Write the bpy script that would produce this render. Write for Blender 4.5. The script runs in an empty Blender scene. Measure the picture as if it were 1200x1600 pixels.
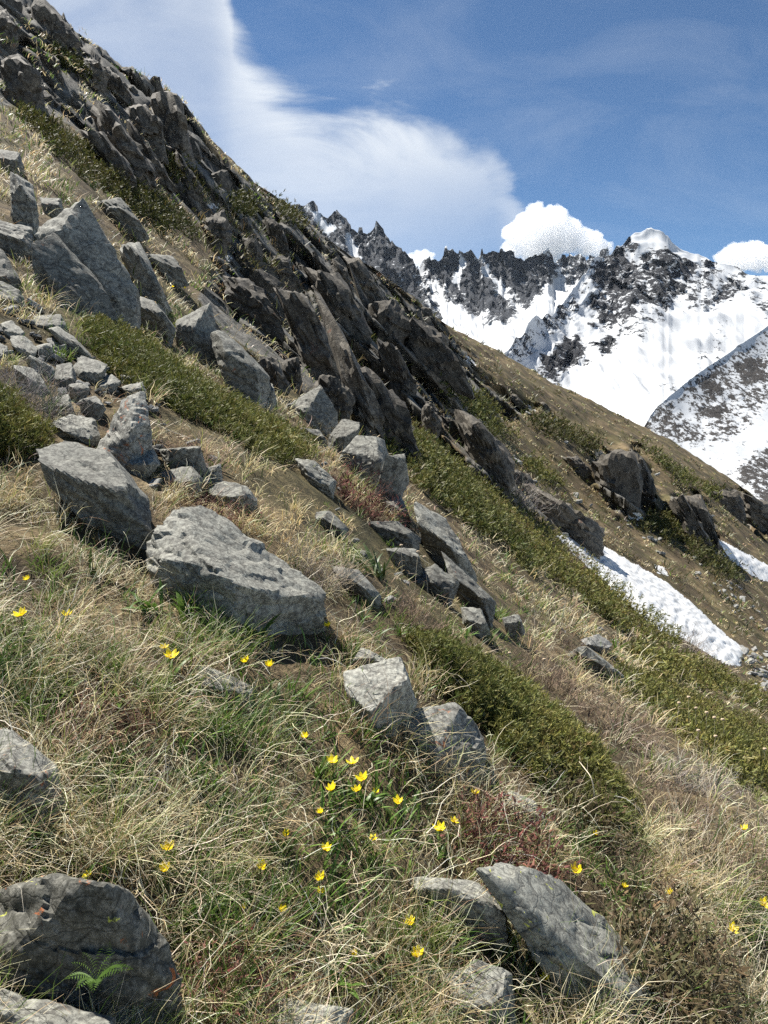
import bpy, bmesh, math, random, time
import numpy as np
from mathutils import Vector, Matrix
T0 = time.time()
rnd = random.Random(7)
rng = np.random.default_rng(11)
scene = bpy.context.scene
col = scene.collection

# ---------------------------------------------------------------- camera
# eye at the origin, looking level along +Y; the slope falls to +X.
F, CX, HY = 1150.0, 600.0, 640.0          # focal length / principal column / horizon row of the 1200x1600 photo
cam_d = bpy.data.cameras.new('camera'); cam = bpy.data.objects.new('camera', cam_d); col.objects.link(cam)
cam.location = (0, 0, 0); cam.rotation_euler = (math.radians(90), 0, 0)
cam_d.sensor_fit = 'VERTICAL'; cam_d.sensor_height = 36.0; cam_d.lens = 36.0 * F / 1600.0
cam_d.shift_y = (HY - 800.0) / 1600.0
cam_d.clip_start = 0.05; cam_d.clip_end = 60000
scene.camera = cam

# ---------------------------------------------------------------- sun, sky, exposure
SUN_AZ, SUN_EL = math.radians(-54), math.radians(60)      # azimuth from +Y towards +X
SDIR = Vector((math.sin(SUN_AZ) * math.cos(SUN_EL), math.cos(SUN_AZ) * math.cos(SUN_EL), math.sin(SUN_EL)))
sun_d = bpy.data.lights.new('sun', 'SUN'); sun = bpy.data.objects.new('sun', sun_d); col.objects.link(sun)
sun_d.energy = 5.0; sun_d.angle = math.radians(0.53); sun_d.color = (1.0, 0.955, 0.88)
sun.rotation_euler = (-SDIR).to_track_quat('-Z', 'Y').to_euler()
scene.view_settings.view_transform = 'Standard'; scene.view_settings.look = 'None'
scene.view_settings.exposure = 1.3; scene.view_settings.gamma = 1.0
scene.view_settings.use_curve_mapping = False
scene.cycles.max_bounces = 8; scene.cycles.transparent_max_bounces = 8
scene.cycles.use_denoising = False; scene.cycles.use_adaptive_sampling = False
scene.cycles.volume_bounces = 9; scene.cycles.max_bounces = 12

world = bpy.data.worlds.new('World'); scene.world = world; world.use_nodes = True
def build_world():
    nt = world.node_tree; N = nt.nodes; L = nt.links; N.clear()
    out = N.new('ShaderNodeOutputWorld')
    sky = N.new('ShaderNodeTexSky'); sky.sky_type = 'NISHITA'; sky.sun_disc = False
    sky.sun_elevation = SUN_EL; sky.sun_rotation = SUN_AZ; sky.altitude = 3200
    sky.air_density = 1.0; sky.dust_density = 0.6; sky.ozone_density = 1.6
    bg = N.new('ShaderNodeBackground'); bg.inputs[1].default_value = 0.05
    tint = N.new('ShaderNodeMix'); tint.data_type = 'RGBA'; tint.blend_type = 'MULTIPLY'; tint.inputs[0].default_value = 1.0
    tint.inputs[7].default_value = (0.70, 0.90, 1.0, 1)
    L.new(sky.outputs[0], tint.inputs[6]); L.new(tint.outputs[2], bg.inputs[0])
    # high cloud sheet: direction -> (x/y, z/y)
    tc = N.new('ShaderNodeTexCoord'); sep = N.new('ShaderNodeSeparateXYZ'); L.new(tc.outputs['Generated'], sep.inputs[0])
    def math_(op, a, b=None, c=None, clamp=False):
        n = N.new('ShaderNodeMath'); n.operation = op; n.use_clamp = clamp
        for i, v in enumerate((a, b, c)):
            if v is None: continue
            if isinstance(v, (int, float)): n.inputs[i].default_value = v
            else: L.new(v, n.inputs[i])
        return n.outputs[0]
    yy = math_('MAXIMUM', sep.outputs[1], 0.03)
    u = math_('DIVIDE', sep.outputs[0], yy); v = math_('DIVIDE', sep.outputs[2], yy)
    comb = N.new('ShaderNodeCombineXYZ'); L.new(u, comb.inputs[0]); L.new(v, comb.inputs[1])
    rot = N.new('ShaderNodeMapping'); rot.inputs['Rotation'].default_value = (0, 0, math.radians(28)); rot.inputs['Scale'].default_value = (2.2, 5.0, 1)
    L.new(comb.outputs[0], rot.inputs[0])
    n1 = N.new('ShaderNodeTexNoise'); n1.inputs['Scale'].default_value = 1.6; n1.inputs['Detail'].default_value = 8; n1.inputs['Roughness'].default_value = 0.6
    n1.inputs['Distortion'].default_value = 0.6
    L.new(rot.outputs[0], n1.inputs[0])
    n2 = N.new('ShaderNodeTexNoise'); n2.inputs['Scale'].default_value = 7; n2.inputs['Detail'].default_value = 6; n2.inputs['Roughness'].default_value = 0.6
    L.new(comb.outputs[0], n2.inputs[0])
    w1 = math_('SUBTRACT', n1.outputs[0], 0.5); w2 = math_('SUBTRACT', n2.outputs[0], 0.5)
    # upper edge of the sheet as a function of x/y   (row of the photo -> elevation)
    fc = N.new('ShaderNodeFloatCurve')
    def px2u(p): return (p - CX) / F
    U0, U1 = -1.0, 1.0; V0, V1 = -0.2, 1.2
    un = math_('DIVIDE', math_('SUBTRACT', u, U0), U1 - U0, clamp=True)
    pts = [(-550, 60), (-150, -150), (150, -330), (300, -230), (352, -60), (372, 40), (430, 125), (500, 172), (600, 190), (700, 215), (780, 262), (815, 330), (845, 420), (900, 560), (1750, 640)]
    cv = fc.mapping.curves[0]
    P = [((px2u(a) - U0) / (U1 - U0), ((HY - b) / F - V0) / (V1 - V0)) for a, b in pts]
    P = [(max(0, min(1, a)), max(0, min(1, b))) for a, b in P]
    cv.points[0].location = P[0]; cv.points[-1].location = P[-1]
    for a in P[1:-1]: cv.points.new(*a)
    fc.mapping.update(); L.new(un, fc.inputs['Value'])
    top = math_('ADD', math_('MULTIPLY', fc.outputs[0], V1 - V0), V0)
    dist = math_('SUBTRACT', top, v)                      # > 0 inside the sheet, in tan units
    dist = math_('ADD', dist, math_('ADD', math_('MULTIPLY', w1, 0.24), math_('MULTIPLY', w2, 0.07)))
    edge = N.new('ShaderNodeMapRange'); edge.interpolation_type = 'SMOOTHSTEP'; L.new(dist, edge.inputs[0])
    edge.inputs[1].default_value = -0.03; edge.inputs[2].default_value = 0.06
    # thickness falls off away from the edge, the fall-off gets shorter to the right
    fall_l = N.new('ShaderNodeMapRange'); L.new(u, fall_l.inputs[0])
    fall_l.inputs[1].default_value = -0.30; fall_l.inputs[2].default_value = 0.15; fall_l.inputs[3].default_value = 0.36; fall_l.inputs[4].default_value = 0.055
    fo = math_('POWER', 2.718, math_('MULTIPLY', math_('DIVIDE', math_('MAXIMUM', dist, 0.0), fall_l.outputs[0]), -1.0))
    fo = math_('ADD', math_('MULTIPLY', fo, 0.98), 0.06)
    tex = N.new('ShaderNodeMapRange'); L.new(n1.outputs[0], tex.inputs[0]); tex.inputs[1].default_value = 0.28; tex.inputs[2].default_value = 0.66
    tex.inputs[3].default_value = 0.45; tex.inputs[4].default_value = 1.15
    sheet = math_('MULTIPLY', math_('MULTIPLY', edge.outputs[0], fo), tex.outputs[0], clamp=True)
    # thin veil over the rest
    veil = N.new('ShaderNodeMapRange'); L.new(n1.outputs[0], veil.inputs[0]); veil.inputs[1].default_value = 0.46; veil.inputs[2].default_value = 0.80
    veil.inputs[3].default_value = 0.0; veil.inputs[4].default_value = 0.14
    dens = math_('MAXIMUM', sheet, veil.outputs[0], clamp=True)
    front = N.new('ShaderNodeMapRange'); L.new(sep.outputs[1], front.inputs[0]); front.inputs[1].default_value = 0.03; front.inputs[2].default_value = 0.2
    dens = math_('MULTIPLY', dens, front.outputs[0])
    cl = N.new('ShaderNodeBackground'); cl.inputs[0].default_value = (0.93, 0.97, 1.0, 1); cl.inputs[1].default_value = 0.43
    mix = N.new('ShaderNodeMixShader'); L.new(dens, mix.inputs[0]); L.new(bg.outputs[0], mix.inputs[1]); L.new(cl.outputs[0], mix.inputs[2])
    L.new(mix.outputs[0], out.inputs[0])
build_world()

# ---------------------------------------------------------------- helpers
def tag(o, label=None, cat=None, group=None, kind=None):
    if label: o['label'] = label
    if cat: o['category'] = cat
    if group: o['group'] = group
    if kind: o['kind'] = kind
    return o
def empty(name, loc, label=None, cat=None, group=None):
    o = bpy.data.objects.new(name, None); col.objects.link(o); o.location = loc
    o.empty_display_size = 0.05
    return tag(o, label, cat, group)
def link(name, me, parent=None, loc=None, mat=None):
    o = bpy.data.objects.new(name, me); col.objects.link(o)
    if mat and not me.materials: me.materials.append(mat)
    if loc is not None: o.location = loc
    if parent: o.parent = parent
    return o
def mesh_np(name, V, Fc, mat=None, smooth=True, attrs=None):
    """V (n,3), Fc (m,3|4) arrays; attrs {name:(n,) or (n,3)}"""
    V = np.asarray(V, np.float32); Fc = np.asarray(Fc, np.int32); k = Fc.shape[1]
    me = bpy.data.meshes.new(name)
    me.vertices.add(len(V)); me.vertices.foreach_set('co', V.ravel())
    me.loops.add(Fc.size); me.loops.foreach_set('vertex_index', Fc.ravel())
    me.polygons.add(len(Fc)); me.polygons.foreach_set('loop_start', np.arange(0, Fc.size, k, dtype=np.int32))
    me.polygons.foreach_set('use_smooth', np.full(len(Fc), smooth))
    if attrs:
        for n, a in attrs.items():
            a = np.asarray(a, np.float32)
            if a.ndim == 1:
                at = me.attributes.new(n, 'FLOAT', 'POINT'); at.data.foreach_set('value', a)
            else:
                at = me.attributes.new(n, 'FLOAT_VECTOR', 'POINT'); at.data.foreach_set('vector', a.ravel())
    me.update(calc_edges=True)
    if mat: me.materials.append(mat)
    return me

_perm = np.random.default_rng(3).permutation(256).astype(np.int64); _perm = np.concatenate([_perm, _perm, _perm])
_grad = np.random.default_rng(4).normal(size=(256, 3)); _grad /= np.linalg.norm(_grad, axis=1)[:, None]
def perlin(P):
    P = np.asarray(P, float); I = np.floor(P).astype(np.int64); f = P - I; I &= 255
    w = f * f * f * (f * (f * 6 - 15) + 10); r = np.zeros(len(P))
    for dx in (0, 1):
        for dy in (0, 1):
            for dz in (0, 1):
                h = _perm[_perm[_perm[(I[:, 0] + dx) & 255] + ((I[:, 1] + dy) & 255)] + ((I[:, 2] + dz) & 255)]
                g = _grad[h]; d = f - np.array((dx, dy, dz))
                r += (g * d).sum(1) * (w[:, 0] if dx else 1 - w[:, 0]) * (w[:, 1] if dy else 1 - w[:, 1]) * (w[:, 2] if dz else 1 - w[:, 2])
    return r * 1.6
def fbm(P, octv=4, gain=0.5, lac=2.03):
    P = np.asarray(P, float); a = 1.0; s = np.zeros(len(P)); t = 0
    for i in range(octv):
        s += a * perlin(P + i * 17.3); t += a; a *= gain; P = P * lac
    return s / t
def ridged(P, octv=4, gain=0.5):
    P = np.asarray(P, float); a = 1.0; s = np.zeros(len(P)); t = 0
    for i in range(octv):
        s += a * (1 - np.abs(perlin(P + i * 31.7)) * 2); t += a; a *= gain; P = P * 2.07
    return s / t
def cells(P, seed=0):
    """Voronoi: F1, F2, id-hash (n,3), offset to the cell centre"""
    P = np.asarray(P, float); I = np.floor(P).astype(np.int64); n = len(P)
    f1 = np.full(n, 9.0); f2 = np.full(n, 9.0); hid = np.zeros((n, 3)); off = np.zeros((n, 3))
    R3 = np.random.default_rng(50 + seed).random((256, 6))
    for dx in (-1, 0, 1):
        for dy in (-1, 0, 1):
            for dz in (-1, 0, 1):
                J = (I + np.array((dx, dy, dz)))
                h = _perm[_perm[_perm[J[:, 0] & 255] + (J[:, 1] & 255)] + (J[:, 2] & 255)]
                c = J + R3[h, :3]; dv = c - P; d = np.sqrt((dv * dv).sum(1))
                m = d < f1
                f2 = np.where(m, f1, np.minimum(f2, d)); f1 = np.where(m, d, f1)
                hid[m] = R3[h[m], 3:]; off[m] = dv[m]
    return f1, f2, hid, off
def smooth01(a, b, x):
    t = np.clip((x - a) / (b - a), 0, 1); return t * t * (3 - 2 * t)
def inpoly(px, py, poly):
    px = np.asarray(px, float); py = np.asarray(py, float); r = np.zeros(px.shape, bool); n = len(poly)
    for i in range(n):
        x1, y1 = poly[i][:2]; x2, y2 = poly[(i + 1) % n][:2]
        if y1 == y2: continue
        c = ((y1 > py) != (y2 > py)) & (px < (x2 - x1) * (py - y1) / (y2 - y1) + x1); r ^= c
    return r
def polydist(px, py, poly, closed=True):
    px = np.asarray(px, float); py = np.asarray(py, float); d = np.full(px.shape, 1e9); n = len(poly)
    for i in range(n if closed else n - 1):
        x1, y1 = poly[i][:2]; x2, y2 = poly[(i + 1) % n][:2]
        ex, ey = x2 - x1, y2 - y1; t = np.clip(((px - x1) * ex + (py - y1) * ey) / (ex * ex + ey * ey + 1e-9), 0, 1)
        d = np.minimum(d, np.hypot(px - x1 - t * ex, py - y1 - t * ey))
    return d
def sdpoly(px, py, poly):
    """> 0 inside"""
    return np.where(inpoly(px, py, poly), 1, -1) * polydist(px, py, poly)

# ---------------------------------------------------------------- materials
def new_mat(name):
    m = bpy.data.materials.new(name); m.use_nodes = True; nt = m.node_tree; nt.nodes.clear()
    out = nt.nodes.new('ShaderNodeOutputMaterial')
    return m, nt, nt.nodes, nt.links, out
def tex_noise(N, L, vec, scale, detail=5, rough=0.55, dist=0.0):
    n = N.new('ShaderNodeTexNoise'); n.inputs['Scale'].default_value = scale; n.inputs['Detail'].default_value = detail
    n.inputs['Roughness'].default_value = rough; n.inputs['Distortion'].default_value = dist
    if vec: L.new(vec, n.inputs['Vector'])
    return n.outputs[0]
def ramp(N, L, fac, stops, interp='LINEAR'):
    r = N.new('ShaderNodeValToRGB'); r.color_ramp.interpolation = interp; e = r.color_ramp.elements
    while len(e) < len(stops): e.new(0.5)
    for i, (p, c) in enumerate(stops):
        e[i].position = p; e[i].color = (*c, 1) if len(c) == 3 else c
    L.new(fac, r.inputs[0]); return r.outputs[0]
def mixc(N, L, fac, a, b, mode='MIX'):
    m = N.new('ShaderNodeMix'); m.data_type = 'RGBA'; m.blend_type = mode
    for i, v in ((0, fac), (6, a), (7, b)):
        if isinstance(v, (int, float)): m.inputs[i].default_value = v
        elif isinstance(v, tuple): m.inputs[i].default_value = (*v, 1)
        else: L.new(v, m.inputs[i])
    return m.outputs[2]
def mathn(N, L, op, a, b=None, clamp=False):
    n = N.new('ShaderNodeMath'); n.operation = op; n.use_clamp = clamp
    for i, v in enumerate((a, b)):
        if v is None: continue
        if isinstance(v, (int, float)): n.inputs[i].default_value = v
        else: L.new(v, n.inputs[i])
    return n.outputs[0]
def g(v): return (v, v, v)

def rock_material(name, k, base, dark, pale, pale_amt=0.5, rust=0.0, rust_col=(0.30, 0.085, 0.02), yellow=0.0, bump=1.0):
    """k = features per metre"""
    m, nt, N, L, out = new_mat(name)
    tc = N.new('ShaderNodeTexCoord'); vec = tc.outputs['Object']
    geo = N.new('ShaderNodeNewGeometry'); 
    n_big = tex_noise(N, L, vec, 1.3 * k, 5, 0.6, 0.4)
    n_mid = tex_noise(N, L, vec, 5.5 * k, 9, 0.72, 0.1)
    n_fine = tex_noise(N, L, vec, 24 * k, 6, 0.7)
    n_lich = tex_noise(N, L, vec, 11 * k, 9, 0.78, 0.3)
    info = N.new('ShaderNodeObjectInfo')
    c = ramp(N, L, n_big, [(0.30, dark), (0.52, base), (0.72, tuple(min(1, x * 1.35) for x in base))])
    c = mixc(N, L, ramp(N, L, n_mid, [(0.36, g(0.75)), (0.55, g(0.0))]), c, dark)
    lf = ramp(N, L, n_lich, [(0.46 - 0.12 * (pale_amt - .5), g(0.0)), (0.60 - 0.12 * (pale_amt - .5), g(0.6)), (0.75, g(0.95))])
    c = mixc(N, L, lf, c, pale)
    sp = ramp(N, L, n_fine, [(0.34, g(0.7)), (0.43, g(0.0))])
    c = mixc(N, L, sp, c, tuple(x * 0.35 for x in dark))
    if rust > 0:
        n_r = tex_noise(N, L, vec, 3.1 * k, 6, 0.68, 0.8)
        rf = ramp(N, L, n_r, [(0.67 - 0.16 * rust, g(0.0)), (0.72 - 0.16 * rust, g(0.9))])
        c = mixc(N, L, rf, c, rust_col)
    if yellow > 0:
        n_y = tex_noise(N, L, vec, 4.3 * k, 5, 0.6, 0.8)
        yf = ramp(N, L, n_y, [(0.70 - 0.12 * yellow, g(0.0)), (0.73 - 0.12 * yellow, g(0.85))])
        c = mixc(N, L, yf, c, (0.42, 0.44, 0.07))
    hsv = N.new('ShaderNodeHueSaturation'); L.new(c, hsv.inputs['Color'])
    L.new(mathn(N, L, 'ADD', mathn(N, L, 'MULTIPLY', info.outputs['Random'], 0.5), 0.75), hsv.inputs['Value'])
    p = N.new('ShaderNodeBsdfPrincipled'); L.new(hsv.outputs[0], p.inputs['Base Color'])
    p.inputs['Roughness'].default_value = 0.82; p.inputs['Specular IOR Level'].default_value = 0.28
    # cracks + grain
    vor = N.new('ShaderNodeTexVoronoi'); vor.feature = 'DISTANCE_TO_EDGE'; vor.inputs['Scale'].default_value = 1.3 * k
    mp = N.new('ShaderNodeMapping'); mp.inputs['Scale'].default_value = (1, 1.2, 2.6); mp.inputs['Rotation'].default_value = (0.5, 0.6, 0.2)
    nd = N.new('ShaderNodeTexNoise'); nd.inputs['Scale'].default_value = 2.5 * k; nd.inputs['Detail'].default_value = 4; L.new(vec, nd.inputs['Vector'])
    va = N.new('ShaderNodeVectorMath'); va.operation = 'MULTIPLY_ADD'; L.new(nd.outputs['Color'], va.inputs[0]); va.inputs[1].default_value = (.35 / k, .35 / k, .35 / k); L.new(vec, va.inputs[2])
    L.new(va.outputs[0], mp.inputs[0]); L.new(mp.outputs[0], vor.inputs['Vector'])
    crack = ramp(N, L, vor.outputs[0], [(0.0, g(0.0)), (0.035, g(1.0))])
    cm = mixc(N, L, ramp(N, L, vor.outputs[0], [(0.0, g(0.75)), (0.025, g(0.0))]), hsv.outputs[0], tuple(x * .5 for x in dark)); L.new(cm, p.inputs['Base Color'])
    h = mathn(N, L, 'ADD', mathn(N, L, 'MULTIPLY', n_mid, 1.0), mathn(N, L, 'MULTIPLY', n_fine, 0.22))
    h = mathn(N, L, 'ADD', h, mathn(N, L, 'MULTIPLY', crack, 0.12))
    b = N.new('ShaderNodeBump'); b.inputs['Strength'].default_value = 0.6 * bump; b.inputs['Distance'].default_value = 0.05 / k
    L.new(h, b.inputs['Height']); L.new(b.outputs[0], p.inputs['Normal'])
    L.new(p.outputs[0], out.inputs[0]); return m
M = {}
M['rock_near'] = rock_material('grey lichen stone', 5.0, (0.16, 0.158, 0.138), (0.055, 0.052, 0.046), (0.33, 0.33, 0.285), 0.55)
M['rock_near_rust'] = rock_material('grey stone with orange lichen', 5.0, (0.16, 0.158, 0.138), (0.055, 0.052, 0.046), (0.34, 0.335, 0.295), 0.55, rust=0.45)
M['rock_near_yellow'] = rock_material('grey stone with yellow lichen', 5.0, (0.15, 0.15, 0.13), (0.055, 0.053, 0.047), (0.28, 0.28, 0.24), 0.55, yellow=0.5)
M['rock_moss'] = rock_material('mossy dark stone', 5.0, (0.075, 0.074, 0.062), (0.03, 0.029, 0.022), (0.20, 0.195, 0.17), 0.40, rust=0.25, yellow=0.1)
M['rock_mid'] = rock_material('weathered grey stone', 1.8, (0.15, 0.148, 0.128), (0.045, 0.043, 0.038), (0.28, 0.28, 0.245), 0.45, rust=0.12, rust_col=(0.20, 0.085, 0.045))
M['rock_crag'] = rock_material('dark crag rock', 0.55, (0.085, 0.075, 0.060), (0.03, 0.026, 0.021), (0.165, 0.15, 0.122), 0.42, rust=0.22, rust_col=(0.14, 0.075, 0.05))
M['rock_scree'] = rock_material('scree stone', 3.0, (0.22, 0.22, 0.21), (0.09, 0.09, 0.085), (0.34, 0.34, 0.32), 0.4)

def veg_material(name, transl=0.35, rough=0.7, spec=0.25):
    """colour comes from the point attribute 'col' (each blade's own colour)"""
    m, nt, N, L, out = new_mat(name)
    a = N.new('ShaderNodeAttribute'); a.attribute_name = 'col'
    p = N.new('ShaderNodeBsdfPrincipled'); p.inputs['Roughness'].default_value = rough; p.inputs['Specular IOR Level'].default_value = spec
    t = N.new('ShaderNodeBsdfTranslucent'); mx = N.new('ShaderNodeMixShader'); mx.inputs[0].default_value = transl
    L.new(a.outputs['Vector'], p.inputs['Base Color']); L.new(a.outputs['Vector'], t.inputs['Color'])
    L.new(p.outputs[0], mx.inputs[1]); L.new(t.outputs[0], mx.inputs[2]); L.new(mx.outputs[0], out.inputs[0]); return m
M['grass'] = veg_material('dry grass blades', 0.35, 0.5, 0.4)
M['leaf'] = veg_material('green leaves', 0.3, 0.5, 0.4)
M['juniper'] = veg_material('juniper needles', 0.18, 0.6, 0.3)
M['twig'] = veg_material('dry twigs', 0.0, 0.85, 0.15)

def ground_material():
    m, nt, N, L, out = new_mat('mountain turf and soil')
    tc = N.new('ShaderNodeTexCoord'); vec = tc.outputs['Object']
    ar = N.new('ShaderNodeAttribute'); ar.attribute_name = 'rock'
    asz = N.new('ShaderNodeAttribute'); asz.attribute_name = 'freq'       # features per metre, falls with distance from the path
    vm = N.new('ShaderNodeVectorMath'); vm.operation = 'SCALE'; L.new(vec, vm.inputs[0]); L.new(asz.outputs['Fac'], vm.inputs['Scale'])
    n1 = tex_noise(N, L, vec, 0.35, 6, 0.65, 0.5)
    n2 = tex_noise(N, L, vec, 2.6, 8, 0.72, 0.4)
    n3 = tex_noise(N, L, vec, 22, 6, 0.7)
    af = N.new('ShaderNodeAttribute'); af.attribute_name = 'far'
    nf = tex_noise(N, L, vec, 0.22, 13, 0.80, 0.2)
    nn_ = mathn(N, L, 'ADD', mathn(N, L, 'MULTIPLY', n2, mathn(N, L, 'SUBTRACT', 1.0, af.outputs['Fac'])), mathn(N, L, 'MULTIPLY', nf, af.outputs['Fac']))
    n2 = nn_
    soil = ramp(N, L, n2, [(0.30, (0.035, 0.026, 0.016)), (0.46, (0.075, 0.056, 0.034)), (0.58, (0.17, 0.128, 0.072)), (0.74, (0.29, 0.23, 0.135))])
    olive = ramp(N, L, n2, [(0.32, (0.028, 0.028, 0.014)), (0.5, (0.072, 0.065, 0.028)), (0.72, (0.17, 0.14, 0.07))])
    turf = mixc(N, L, ramp(N, L, n1, [(0.44, g(0.0)), (0.60, g(0.8))]), soil, olive)
    turf = mixc(N, L, ramp(N, L, n3, [(0.36, g(0.65)), (0.5, g(0.0))]), turf, (0.02, 0.017, 0.011))
    rockc = ramp(N, L, n2, [(0.32, (0.045, 0.043, 0.038)), (0.50, (0.125, 0.12, 0.108)), (0.7, (0.22, 0.215, 0.19))])
    rockc = mixc(N, L, ramp(N, L, n3, [(0.34, g(0.6)), (0.48, g(0.0))]), rockc, (0.03, 0.028, 0.025))
    rf = mathn(N, L, 'ADD', ar.outputs['Fac'], mathn(N, L, 'MULTIPLY', mathn(N, L, 'SUBTRACT', n2, 0.5), 1.3))
    rfac = ramp(N, L, rf, [(0.44, g(0.0)), (0.56, g(1.0))])
    c = mixc(N, L, rfac, turf, rockc)
    p = N.new('ShaderNodeBsdfPrincipled'); L.new(c, p.inputs['Base Color']); p.inputs['Roughness'].default_value = 0.9; p.inputs['Specular IOR Level'].default_value = 0.15
    b = N.new('ShaderNodeBump'); b.inputs['Strength'].default_value = 0.9; b.inputs['Distance'].default_value = 0.12
    L.new(mathn(N, L, 'ADD', n2, mathn(N, L, 'MULTIPLY', n3, 0.25)), b.inputs['Height']); L.new(b.outputs[0], p.inputs['Normal'])
    L.new(p.outputs[0], out.inputs[0]); return m
M['ground'] = ground_material()

def snow_material(name, dirt=0.5, k=2.0):
    m, nt, N, L, out = new_mat(name)
    tc = N.new('ShaderNodeTexCoord'); vec = tc.outputs['Object']
    n1 = tex_noise(N, L, vec, 1.2 * k, 6, 0.65, 0.3); n2 = tex_noise(N, L, vec, 9 * k, 5, 0.7)
    c = ramp(N, L, n1, [(0.32, (0.30, 0.29, 0.27)), (0.45, (0.48, 0.48, 0.475)), (0.6, (0.60, 0.61, 0.615))])
    c = mixc(N, L, ramp(N, L, n2, [(0.30, g(dirt)), (0.42, g(0.0))]), c, (0.22, 0.19, 0.15))
    p = N.new('ShaderNodeBsdfPrincipled'); L.new(c, p.inputs['Base Color']); p.inputs['Roughness'].default_value = 0.6
    b = N.new('ShaderNodeBump'); b.inputs['Strength'].default_value = 0.6; b.inputs['Distance'].default_value = 0.12 / k
    mp = N.new('ShaderNodeMapping'); mp.inputs['Scale'].default_value = (1, 0.45, 1); L.new(vec, mp.inputs[0])
    v = N.new('ShaderNodeTexVoronoi'); v.feature = 'SMOOTH_F1'; v.inputs['Scale'].default_value = 2.0 * k; L.new(mp.outputs[0], v.inputs['Vector'])
    L.new(v.outputs['Distance'], b.inputs['Height']); L.new(b.outputs[0], p.inputs['Normal'])
    L.new(p.outputs[0], out.inputs[0]); return m
M['snow'] = snow_material('old spring snow', 0.6, 1.6)

def mountain_material(name, rock_col, k, thr=0.5, soft=0.035, an=3.0):
    m, nt, N, L, out = new_mat(name)
    tc = N.new('ShaderNodeTexCoord'); vec = tc.outputs['Object']
    a = N.new('ShaderNodeAttribute'); a.attribute_name = 'rock'
    mp = N.new('ShaderNodeMapping'); mp.inputs['Rotation'].default_value = (0.3, 0.75, 0.2); mp.inputs['Scale'].default_value = (1.0, 1.0, an); L.new(vec, mp.inputs[0])
    n1 = tex_noise(N, L, vec, 0.045 * k, 10, 0.74, 0.3); n2 = tex_noise(N, L, vec, 0.012 * k, 5, 0.6)
    n3 = tex_noise(N, L, mp.outputs[0], 0.06 * k, 9, 0.74, 0.4)
    f = mathn(N, L, 'ADD', a.outputs['Fac'], mathn(N, L, 'MULTIPLY', mathn(N, L, 'SUBTRACT', n1, 0.5), 1.2))
    f = mathn(N, L, 'ADD', f, mathn(N, L, 'MULTIPLY', mathn(N, L, 'SUBTRACT', n3, 0.5), 1.3))
    fac = ramp(N, L, f, [(thr - soft, g(0.0)), (thr + soft, g(1.0))])
    rc = ramp(N, L, n3, [(0.3, tuple(x * 0.45 for x in rock_col)), (0.5, rock_col), (0.72, tuple(x * 1.8 for x in rock_col))])
    rc = mixc(N, L, ramp(N, L, n2, [(0.4, g(0.0)), (0.7, g(0.4))]), rc, tuple(x * 1.5 for x in rock_col))
    c = mixc(N, L, fac, (0.47, 0.485, 0.50), rc)
    p = N.new('ShaderNodeBsdfPrincipled'); L.new(c, p.inputs['Base Color']); p.inputs['Roughness'].default_value = 0.75; p.inputs['Specular IOR Level'].default_value = 0.2
    b = N.new('ShaderNodeBump'); b.inputs['Distance'].default_value = 14.0 / k
    L.new(mathn(N, L, 'MULTIPLY', fac, 0.8), b.inputs['Strength'])
    L.new(n3, b.inputs['Height']); L.new(b.outputs[0], p.inputs['Normal'])
    L.new(p.outputs[0], out.inputs[0]); return m
# ---------------------------------------------------------------- the hillside
# control points (photo column, photo row, metres ahead) -> one smooth height field z(x, y)
CP = [(0,1600,1.5),(600,1600,1.8),(1200,1600,2.3),(0,1300,1.8),(600,1300,2.3),(1200,1350,3.0),
 (0,1000,2.4),(300,1050,2.6),(600,1050,3.2),(900,1200,3.6),(1200,1270,4.5),
 (0,800,3.2),(300,800,4.0),(500,820,5.0),(700,930,6.2),(900,1060,6.8),
 (0,600,5.0),(200,620,5.6),(400,660,7.2),(600,765,9.5),(700,860,10.5),(850,985,11),(1000,1080,10),(1200,1225,7.5),
 (0,430,8),(150,480,9),(300,560,11),(450,655,13),(620,740,16),
 (650,700,23),(800,830,27),(950,940,28),(1060,1005,27),(1100,1090,18),(1200,1140,18),
 (900,850,42),(1000,930,39),(1130,1035,35),(1200,1080,34),
 (0,250,18),(100,280,19),(0,150,26),(200,330,26),(300,390,28),
 (400,430,36),(500,550,34),(600,610,37),(700,600,58),(800,700,62),(900,790,60),(970,750,82),(1080,810,80),(1200,940,70),
 (60,5,47),(160,103,50),(270,165,54),(400,293,64),(480,352,74),(600,442,95),(700,512,125),(780,567,155),(900,637,190),(1000,692,230),(1100,772,270),(1200,835,310),
 (60,170,85),(270,320,95),(480,500,130),(700,640,220),(900,760,330),(1200,960,520),(600,900,900),(1200,1100,900),(0,600,900),
 (-500,1300,1.3),(-500,900,2.0),(-500,500,3.5),(-500,150,8),(-500,-120,20),(-500,-360,42),(-500,-200,90),
 (1700,1800,3.2),(1700,1640,6),(1700,1500,15),(1700,1400,40),(1700,1270,120),(1700,1190,330),(1700,1350,800),
 (600,3200,0.75),(-200,2500,0.75),(1500,4000,0.75)]
def _q(z, d): return z / (d + 2.0)
_c = np.array(CP, float); _d = _c[:, 2]; _z = (HY - _c[:, 1]) / F * _d
_X = np.stack([_c[:, 0] / 450.0, np.log(_d)], 1)
def _tps(r2): return np.where(r2 > 0, 0.5 * r2 * np.log(np.maximum(r2, 1e-12)), 0)
_K = _tps(((_X[:, None] - _X[None]) ** 2).sum(-1)) + np.eye(len(_X)) * 0.012
_Pm = np.concatenate([np.ones((len(_X), 1)), _X], 1)
_A = np.block([[_K, _Pm], [_Pm.T, np.zeros((3, 3))]])
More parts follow.
